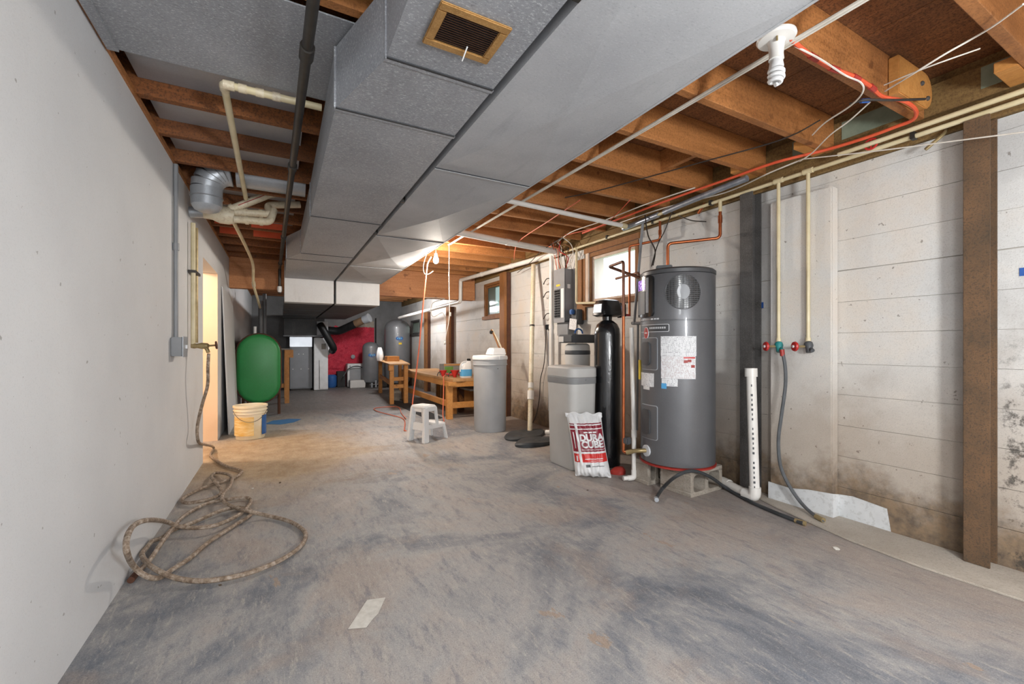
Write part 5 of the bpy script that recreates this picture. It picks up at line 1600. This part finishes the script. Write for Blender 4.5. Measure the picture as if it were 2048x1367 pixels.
m_ = MB().loft([[(1.97+.08*math.cos(a)*s, 9.95+.08*math.sin(a)*s, z) for a in [2*PI*k/7 for k in range(7)]] for z, s in ((tz+.001, .8), (tz+.1, 1.1), (tz+.2, .9), (tz+.3, .5))])
solo('paper_bag', m_, 'white', 'crumpled white paper bag on the farther table', 'bag')
solo('floor_mat', MB().prism([(1.95, 6.35), (2.15, 6.3), (2.20, 6.35), (2.2, 8.2), (2.0, 8.9), (1.88, 8.6), (1.93, 7.6)], .0015, .008), 'mat', 'black rubber mat beneath the workbench edge', 'mat')
solo('concrete_chunk', MB().box(1.98, 2.16, 8.75, 9.0, .001, .22), 'concrete', 'rough concrete chunk below the farther table', 'concrete chunk', bev=.03)
# on the workbench
jg = thing('detergent_jug', 'white and blue detergent jug at the workbench corner', 'jug', (2.56, 6.28, bz))
def jring(z, w, d, ox=0):
    return [(2.56+ox+x, 6.28+y, z) for x, y in rrect(-w, w, -d, d, min(w, d)*.7, 4)]
part('jug_body', MB().loft([jring(bz+.001, .085, .06), jring(bz+.01, .09, .065), jring(bz+.15, .09, .065), jring(bz+.21, .075, .055, .012), jring(bz+.25, .035, .035, .045), jring(bz+.265, .028, .028, .05)]), 'white', jg, ang=.9)
part('label_band', MB().loft([jring(bz+.03, .0915, .0665), jring(bz+.135, .0915, .0665)], cap=False), 'lightblue', jg, ang=.9)
part('jug_cap', MB().lathe([(.028, bz+.266), (.03, bz+.27), (.03, bz+.295), (.024, bz+.3)], 2.61, 6.28, 14), 'blackgloss', jg)
part('jug_handle', MB().tube(catmull([(2.47, 6.28, bz+.10), (2.465, 6.27, bz+.18), (2.50, 6.27, bz+.24), (2.58, 6.275, bz+.255)], 5), .014, 8), 'white', jg)
bxo = thing('cardboard_box', 'grey brown cardboard box behind the red tools on the workbench', 'box', (2.62, 7.0, bz))
part('carton', MB().box(2.42, 2.80, 6.9, 7.15, bz+.001, bz+.19), 'boxgrey', bxo, bev=.004)
part('picture_panel', MB().box(2.43, 2.58, 6.896, 6.899, bz+.05, bz+.15), 'leaf', bxo)
part('flap', MB().box(2.415, 2.805, 6.893, 6.899, bz+.165, bz+.195), 'cardboard', bxo)
def redtool(cx_, cy_, s, label):
    t = thing('red_clamp', label, 'clamp', (cx_, cy_, bz), group='red clamp lamps on the bench')
    part('shade', MB().lathe([(.025*s, bz+.002), (.032*s, bz+.03*s), (.07*s, bz+.105*s), (.075*s, bz+.115*s)], cx_, cy_, 18), 'red', t)
    part('grip', MB().tube(catmull([(cx_+.05*s, cy_-.01, bz+.05*s), (cx_+.12*s, cy_-.03, bz+.035*s), (cx_+.19*s, cy_-.05, bz+.02)], 4), .018*s, 8), 'red', t)
    part('jaw', MB().tube(catmull([(cx_-.04*s, cy_, bz+.09*s), (cx_-.10*s, cy_-.02, bz+.07*s), (cx_-.12*s, cy_-.03, bz+.015)], 4), .008*s, 6), 'iron', t)
redtool(2.44, 6.45, 1.0, 'red cone shaped clamp lamp nearest the jug')
redtool(2.34, 6.72, .9, 'red clamp lamp farther from the jug at the bench edge')
solo('extension_cord', MB().tube(catmull([(2.35, 6.60, bz+.02), (2.29, 6.52, bz+.025), (2.255, 6.46, bz+.005), (2.245, 6.42, bz-.06), (2.20, 6.3, .35), (2.12, 6.1, .1), (2.05, 5.9, .012), (1.75, 5.75, .012)], 5), .0075, 6), 'cord', 'orange cord falling from the workbench edge to the floor', 'cord')

# ================================================================== sump and floor things
def pad(cx_, cy_, rx, ry, z0, h, rot, label, m='blackrubber'):
    rg_ = random.Random(int(cx_*100))
    rings = []
    for z, s in ((z0, 1.0), (z0+h*.6, 1.02), (z0+h, .95), (z0+h*1.02, .55), (z0+h*.9, .2)):
        rings.append([(cx_+s*(rx*math.cos(a)*math.cos(rot)-ry*math.sin(a)*math.sin(rot)), cy_+s*(rx*math.cos(a)*math.sin(rot)+ry*math.sin(a)*math.cos(rot)), z+.008*math.sin(3*a+cx_)*(z > z0)) for a in [2*PI*k/28 for k in range(28)]])
    return solo('sump_cover', MB().loft(rings), m, label, 'sump lid', 'black sump lid halves', ang=.6)
pad(2.66, 4.60, .34, .20, .001, .035, .5, 'black rubber sump lid half around the slanted pipe')
pad(2.58, 4.18, .30, .15, .001, .045, .15, 'front black rubber sump lid half nearer the brine cabinet')
sl = solo('sump_pipe', MB().pipe([(2.85, 4.42, .06), (2.95, 4.25, .07), (3.05, 4.2, .03)], .03, 10), 'pvc', 'short white pipe elbow behind the sump lids', 'pipe')
solo('paper_scrap', MB().prism([(0.235, 1.80), (0.30, 1.775), (0.335, 1.82), (0.36, 1.845), (0.41, 1.945), (0.335, 1.965)], .0015, .0025), 'dust', 'torn white paper scrap lying on the floor', 'paper')
rng = random.Random(5)
spots = [((2.692, 1.238, 0), 'pale chip on the floor toward the right wall', 'dust', .014), ((-0.192, 3.915, 0), 'white crumb beside the coiled hose', 'dust', .010), ((1.906, 5.119, 0), 'pale crumb right of the step stool', 'dust', .012), ((-0.4, 2.89, 0), 'white fleck inside the hose loop', 'dust', .006),
         ((-0.248, 2.413, 0), 'dark fleck in front of the hose loop', 'pebble', .006), ((2.183, 3.236, 0), 'white fleck before the brine cabinet', 'dust', .007), ((0.538, 4, 0), 'pale fleck mid floor beyond the hose', 'dust', .007), ((-0.003, 3.98, 0), 'brown crumb on the rust coloured stain', 'pebble', .010), ((2.088, 2.648, 0), 'small dark crumb before the salt bag', 'pebble', .006)]
for p, lab, m, r in spots:
    ring = [[(p[0]+s*r*(1+.4*math.sin(2*a+r*500))*math.cos(a), p[1]+s*r*1.3*math.sin(a), z) for a in [2*PI*k/9 for k in range(9)]] for z, s in ((.001, 1), (r*.4, 1.05), (r*.7, .5))]
    solo('concrete_chip', MB().loft(ring), m, lab, 'chip', 'chips scattered on the floor')

# ================================================================== left and far end
bk = thing('plastic_bucket', 'white plastic bucket with stained label by the doorway', 'bucket', (-0.32, 6.09, 0))
kx, ky = -0.32, 6.09
part('pail', MB().lathe([(.148, .002), (.152, .01), (.166, .30), (.176, .302), (.176, .315), (.168, .318), (.169, .335), (.18, .337), (.18, .35), (.17, .353), (.171, .375), (.183, .378), (.183, .40), (.172, .402), (.165, .395), (.148, .03)], kx, ky, 40), 'bucket', bk, ang=.5)
KP = math.atan2(-ky, -kx)
part('label_wrap', cpatch(-80, 12, .05, .27, .1655, .1675, 12, 0, kx, ky, KP), 'ochre', bk)
part('label_wrap', cpatch(45, 85, .05, .28, .1655, .1675, 6, 0, kx, ky, KP), 'bluelabel', bk)
hb = [(kx+.186*math.cos(KP+R(t)), ky+.186*math.sin(KP+R(t)), .345-.13*math.sin(R((t+70)*180/140))) for t in range(-70, 71, 10)]
part('bail', MB().tube(hb, .003, 5), 'darkgrey', bk)
solo('blue_sheet', MB().prism([(-.20, 7.05), (.0, 6.9), (.17, 7.0), (.28, 7.25), (.12, 7.35), (-.1, 7.3)], .0012, .004), 'bluefloor', 'blue paint spill on the floor behind the bucket', 'paint')
pl = thing('drywall_sheet', 'white flat panel leaning on the left wall behind the bucket', 'panel', (-0.55, 7.0, 0))
part('panel_sheet', MB().hexa([(-.575, 6.42, .003), (-.565, 6.42, .003), (-.565, 7.72, .003), (-.575, 7.72, .003)], [(-.645, 6.42, 1.85), (-.635, 6.42, 1.85), (-.635, 7.72, 1.80), (-.645, 7.72, 1.80)]), 'plaster', pl)
part('edge_strip', MB().hexa([(-.564, 6.42, .003), (-.561, 6.42, .003), (-.561, 6.45, .003), (-.564, 6.45, .003)], [(-.634, 6.42, 1.84), (-.631, 6.42, 1.84), (-.631, 6.45, 1.84), (-.634, 6.45, 1.84)]), 'white', pl)
og = thing('oil_tank', 'big green oval heating oil tank on short legs at the left wall', 'oil tank', (-0.3, 8.6, 0))
ocx, ocz, ow, oh = -.30, .75, .305, .55
def ob(y, e):
    pts = []
    w, h = ow+e, oh+e
    for k in range(13):
        a = PI*k/12
        pts.append((ocx+w*math.cos(a), y, ocz+(h-w)+w*math.sin(a)))
    for k in range(13):
        a = PI+PI*k/12
        pts.append((ocx+w*math.cos(a), y, ocz-(h-w)+w*math.sin(a)))
    return pts
part('shell', MB().loft([ob(7.93, 0), ob(9.35, 0)]), 'rustedge', og, ang=.6)
part('end_face', MB().loft([ob(7.865, -.06), ob(7.875, -.03), ob(7.90, -.008), ob(7.929, .0)]), 'green', og, ang=.9, label='green enamel end face')
part('end_rim', MB().tube(ob(7.93, .004), .012, 6, closed=True), 'rustedge', og)
for x, y in ((-.02, 8.0), (-.52, 8.0), (-.02, 9.25), (-.52, 9.25)):
    part('leg', MB().cyl((x, y, 0), (x, y, .42), .022, None, 8), 'rustedge', og)
part('fill_pipe', MB().cyl((-.36, 8.05, 1.28), (-.36, 8.05, 1.42), .022, None, 10), 'white', og)
part('fill_pipe', MB().cyl((-.24, 8.5, 1.28), (-.24, 8.5, 2.0), .03, None, 10), 'darkgrey', og)
sd = thing('side_stand', 'tall narrow wooden stand behind the green oil tank', 'stand', (0.0, 9.8, 0))
for x, y in ((.10, 9.40), (.10, 10.4), (-.45, 9.42), (-.45, 10.4)):
    part('leg', MB().box(x-.03, x+.05, y-.03, y+.05, 0, 1.03), 'bench', sd, bev=.004)
part('corner_block', MB().box(.15, .22, 9.37, 9.46, .88, 1.03), 'bench', sd, bev=.004)
part('top', MB().box(-.5, .2, 9.36, 10.5, 1.031, 1.055), 'boxgrey', sd)
part('stretcher', MB().box(-.4, .07, 9.42, 9.45, .3, .38), 'bench', sd)

fu = thing('furnace', 'grey furnace cabinet below the ducts at the far end', 'furnace', (.45, 12.2, 0))
part('cabinet', MB().box(.20, .70, 11.9, 12.6, .04, 1.08), 'furnace', fu, bev=.008)
part('front_panel', MB().box(.205, .695, 11.885, 11.899, .06, 1.07), 'furnace', fu, bev=.006)
part('upper_section', MB().box(.20, .70, 11.91, 12.6, 1.082, 1.33), 'stainless', fu, bev=.006)
part('base', MB().box(.23, .67, 11.95, 12.5, 0, .039), 'iron', fu)
for x, z in ((.27, .53), (.45, .53), (.62, .53), (.40, .90), (.50, .90)):
    part('screw', MB().lathe_at([(.012, 0), (.012, .004)], (x, 11.885, z), (0, -1, 0), 8), 'galvwhite', fu)
plm = thing('duct_plenum', 'dark sheet metal plenum joining the ducts to the furnace', 'duct', (.5, 12.2, 1.34))
part('plenum_box', MB().box(.07, .96, 11.56, 12.6, 1.336, 1.93), 'galvdark', plm, bev=.005)
part('seam_cleat', MB().box(.06, .97, 11.55, 11.559, 1.33, 1.36), 'galv', plm)
fw = thing('furnace', 'tall narrow white furnace cabinet beside the grey one', 'furnace', (.88, 12.0, 0))
part('cabinet', MB().box(.73, 1.05, 11.68, 12.5, 0.01, 1.30), 'furnacewhite', fw, bev=.008)
part('door', MB().box(.86, 1.045, 11.668, 11.679, .03, .62), 'furnacewhite', fw, bev=.004)
part('door_gap', MB().box(.845, .853, 11.672, 11.679, .03, .75), 'seam', fw)
part('rating_plate', MB().box(.90, 1.0, 11.674, 11.679, 1.02, 1.16), 'boxgrey', fw)
part('side_round', MB().lathe_at([(.13, 0), (.13, .05), (.10, .06)], (1.05, 11.9, 1.0), (1, 0, 0), 18), 'galvwhite', fw)
ch = thing('transfer_box', 'pale sheet metal chimney connector box above the white furnace', 'duct', (.9, 11.6, 1.35))
part('box', MB().box(.78, 1.03, 11.45, 11.555, 1.37, 1.70), 'galv2', ch, bev=.004)
f1 = thing('flue_pipe', 'shiny black flue pipe slanting down beside the white furnace', 'flue', (1.0, 11.5, 1.0))
part('pipe_run', MB().pipe([(.85, 11.40, 1.62), (.88, 11.35, 1.56), (1.16, 11.42, 1.04), (1.14, 11.6, .98)], .085, 16, .08), 'flue', f1)
f2 = thing('flue_pipe', 'thick black stove pipe rising to the right under the duct', 'flue', (1.3, 11.4, 1.5))
part('pipe_run', MB().pipe([(.97, 11.72, 1.50), (1.30, 11.66, 1.47), (1.66, 11.4, 1.66)], .10, 16, .1), 'flue', f2)
part('rust_section', MB().cyl((1.66, 11.4, 1.66), (1.84, 11.26, 1.755), .095, None, 16), 'rust', f2)
part('end_collar', MB().cyl((1.84, 11.26, 1.755), (1.96, 11.16, 1.81), .105, .115, 16), 'galv3', f2)
for q_ in (.3, .9):
    pass
rc = thing('red_chimney', 'rough red painted masonry breast on the far wall', 'chimney', (1.7, 12.7, 0))
rows = []
rg_ = random.Random(2)
NX, NZ = 22, 26
m_ = MB()
for j in range(NZ+1):
    for i in range(NX+1):
        x = 1.02+1.34*i/NX
        z = 1.62*j/NZ
        if j == NZ:
            z += rg_.uniform(-.03, .05)
        edge = i in (0, NX) or j in (0, NZ)
        m_.v.append(Vector((x, 12.70+(0.0 if edge else rg_.uniform(-.03, .02)), z)))
for j in range(NZ):
    for i in range(NX):
        a = j*(NX+1)+i
        m_.f.append((a, a+1, a+NX+2, a+NX+1))
m_.box(1.02, 2.36, 12.705, 12.89, 0, 1.62)
part('painted_face', m_, 'redstone', rc, ang=.3)
part('grey_top', MB().box(1.9, 2.36, 12.69, 12.89, 1.625, 1.80), 'concrete', rc, bev=.01)
part('flue_plug', MB().lathe_at([(.06, 0), (.055, .02), (.02, .03)], (1.78, 12.66, .80), (0, -1, 0), 14), 'galv', rc)
wsh = thing('white_appliance', 'small white appliance with glass front by the red chimney', 'appliance', (1.78, 12.3, 0))
part('cabinet', MB().box(1.58, 2.0, 12.2, 12.6, .005, .62), 'furnacewhite', wsh, bev=.012)
part('front_window', MB().box(1.63, 1.93, 12.19, 12.199, .16, .5), 'panelgrey', wsh, bev=.004)
part('logo_mark', MB().prism([(1.62, .545), (1.66, .545), (1.64, .58)], 12.194, 12.1995, lambda x, z, y: (x, y, z)), 'darkgrey', wsh)
solo('dark_hose', MB().tube(catmull([(1.45, 12.05, .30), (1.60, 12.1, .50), (1.80, 12.1, .56), (1.98, 12.16, .48), (2.03, 12.3, .25), (2.04, 12.45, .015)], 5), .014, 7), 'blackrubber', 'black hose arching over the small white appliance', 'hose')
solo('grey_carton', MB().box(1.60, 1.98, 11.85, 12.15, .002, .2), 'greyplastic', 'low grey box on the floor before the small white appliance', 'box', bev=.01)
m_ = MB().lathe([(.09, .002), (.12, .05), (.12, .3), (.08, .34)], 1.20, 12.3, 20)
solo('blue_canister', m_, 'bluelabel', 'blue canister on the floor right of the white furnace', 'canister')
solo('dark_crate', MB().box(1.33, 1.53, 12.25, 12.55, .002, .42), 'mat', 'dark crate beside the blue canister', 'crate', bev=.01)
def ptank(cx_, cy_, r, z0, z1, label, lz):
    t = thing('pressure_tank', label, 'pressure tank', (cx_, cy_, 0), group='grey well pressure tanks')
    dome = [(r*math.cos(R(a)), z1-r*.75+r*.75*math.sin(R(a))) for a in range(0, 86, 12)]
    part('tank', MB().lathe([(r*.9, z0), (r, z0+.06)]+dome, cx_, cy_, 36), 'tankgrey', t, ang=.7)
    part('base_ring', MB().lathe([(r*.85, 0), (r*.8, z0)], cx_, cy_, 28), 'iron', t)
    ph = math.atan2(-cy_, -cx_)
    m2 = MB()
    n = 20
    f = [(cpt(10+math.degrees(.10*math.cos(2*PI*k/n)/r), lz+.055*math.sin(2*PI*k/n), r+.004, cx_, cy_, ph)) for k in range(n)]
    b = [(cpt(10+math.degrees(.10*math.cos(2*PI*k/n)/r), lz+.055*math.sin(2*PI*k/n), r-.002, cx_, cy_, ph)) for k in range(n)]
    lb = part('oval_label', m2.loft([b, f]), 'bluelabel', t, label='blue oval label')
    for k in range(3):
        t0 = 10+math.degrees((-.06+.045*k)/r)
        part('label_mark', cpatch(t0, t0+math.degrees(.03/r), lz-.018, lz+.02, r+.004, r+.006, 2, 0, cx_, cy_, ph), 'lightblue', lb)
    return t, ph
ptank(2.13, 11.95, .215, .14, 1.21, 'small grey pressure tank with blue oval label before the red chimney', .86)
t, ph = ptank(2.78, 11.70, .33, .12, 1.82, 'big grey pressure tank with blue oval label in the far corner', 1.30)
part('yellow_tag', cpatch(6, 20, 1.14, 1.19, .331, .334, 4, 0, 2.78, 11.70, ph), 'yellow', t)
pf = thing('pump_fittings', 'tangle of dark pump fittings at the small pressure tank foot', 'plumbing', (2.25, 11.6, 0))
for k, (a, b) in enumerate((((2.05, 11.62, .08), (2.35, 11.6, .1)), ((2.2, 11.6, .02), (2.2, 11.6, .2)), ((2.33, 11.6, .02), (2.33, 11.62, .16)), ((2.10, 11.6, .02), (2.10, 11.6, .14)))):
    part('fitting', MB().cyl(a, b, .025, None, 8), 'galv3' if k % 2 else 'iron', pf)
part('pump_body', MB().cbox((2.42, 11.62, .1), (.12, .14, .18)), 'iron', pf, bev=.02)
solo('wall_pipe', MB().cyl((2.42, 12.78, 0), (2.42, 12.78, 1.9), .018, None, 8), 'iron', 'thin dark upright pipe between red chimney and corner', 'pipe')
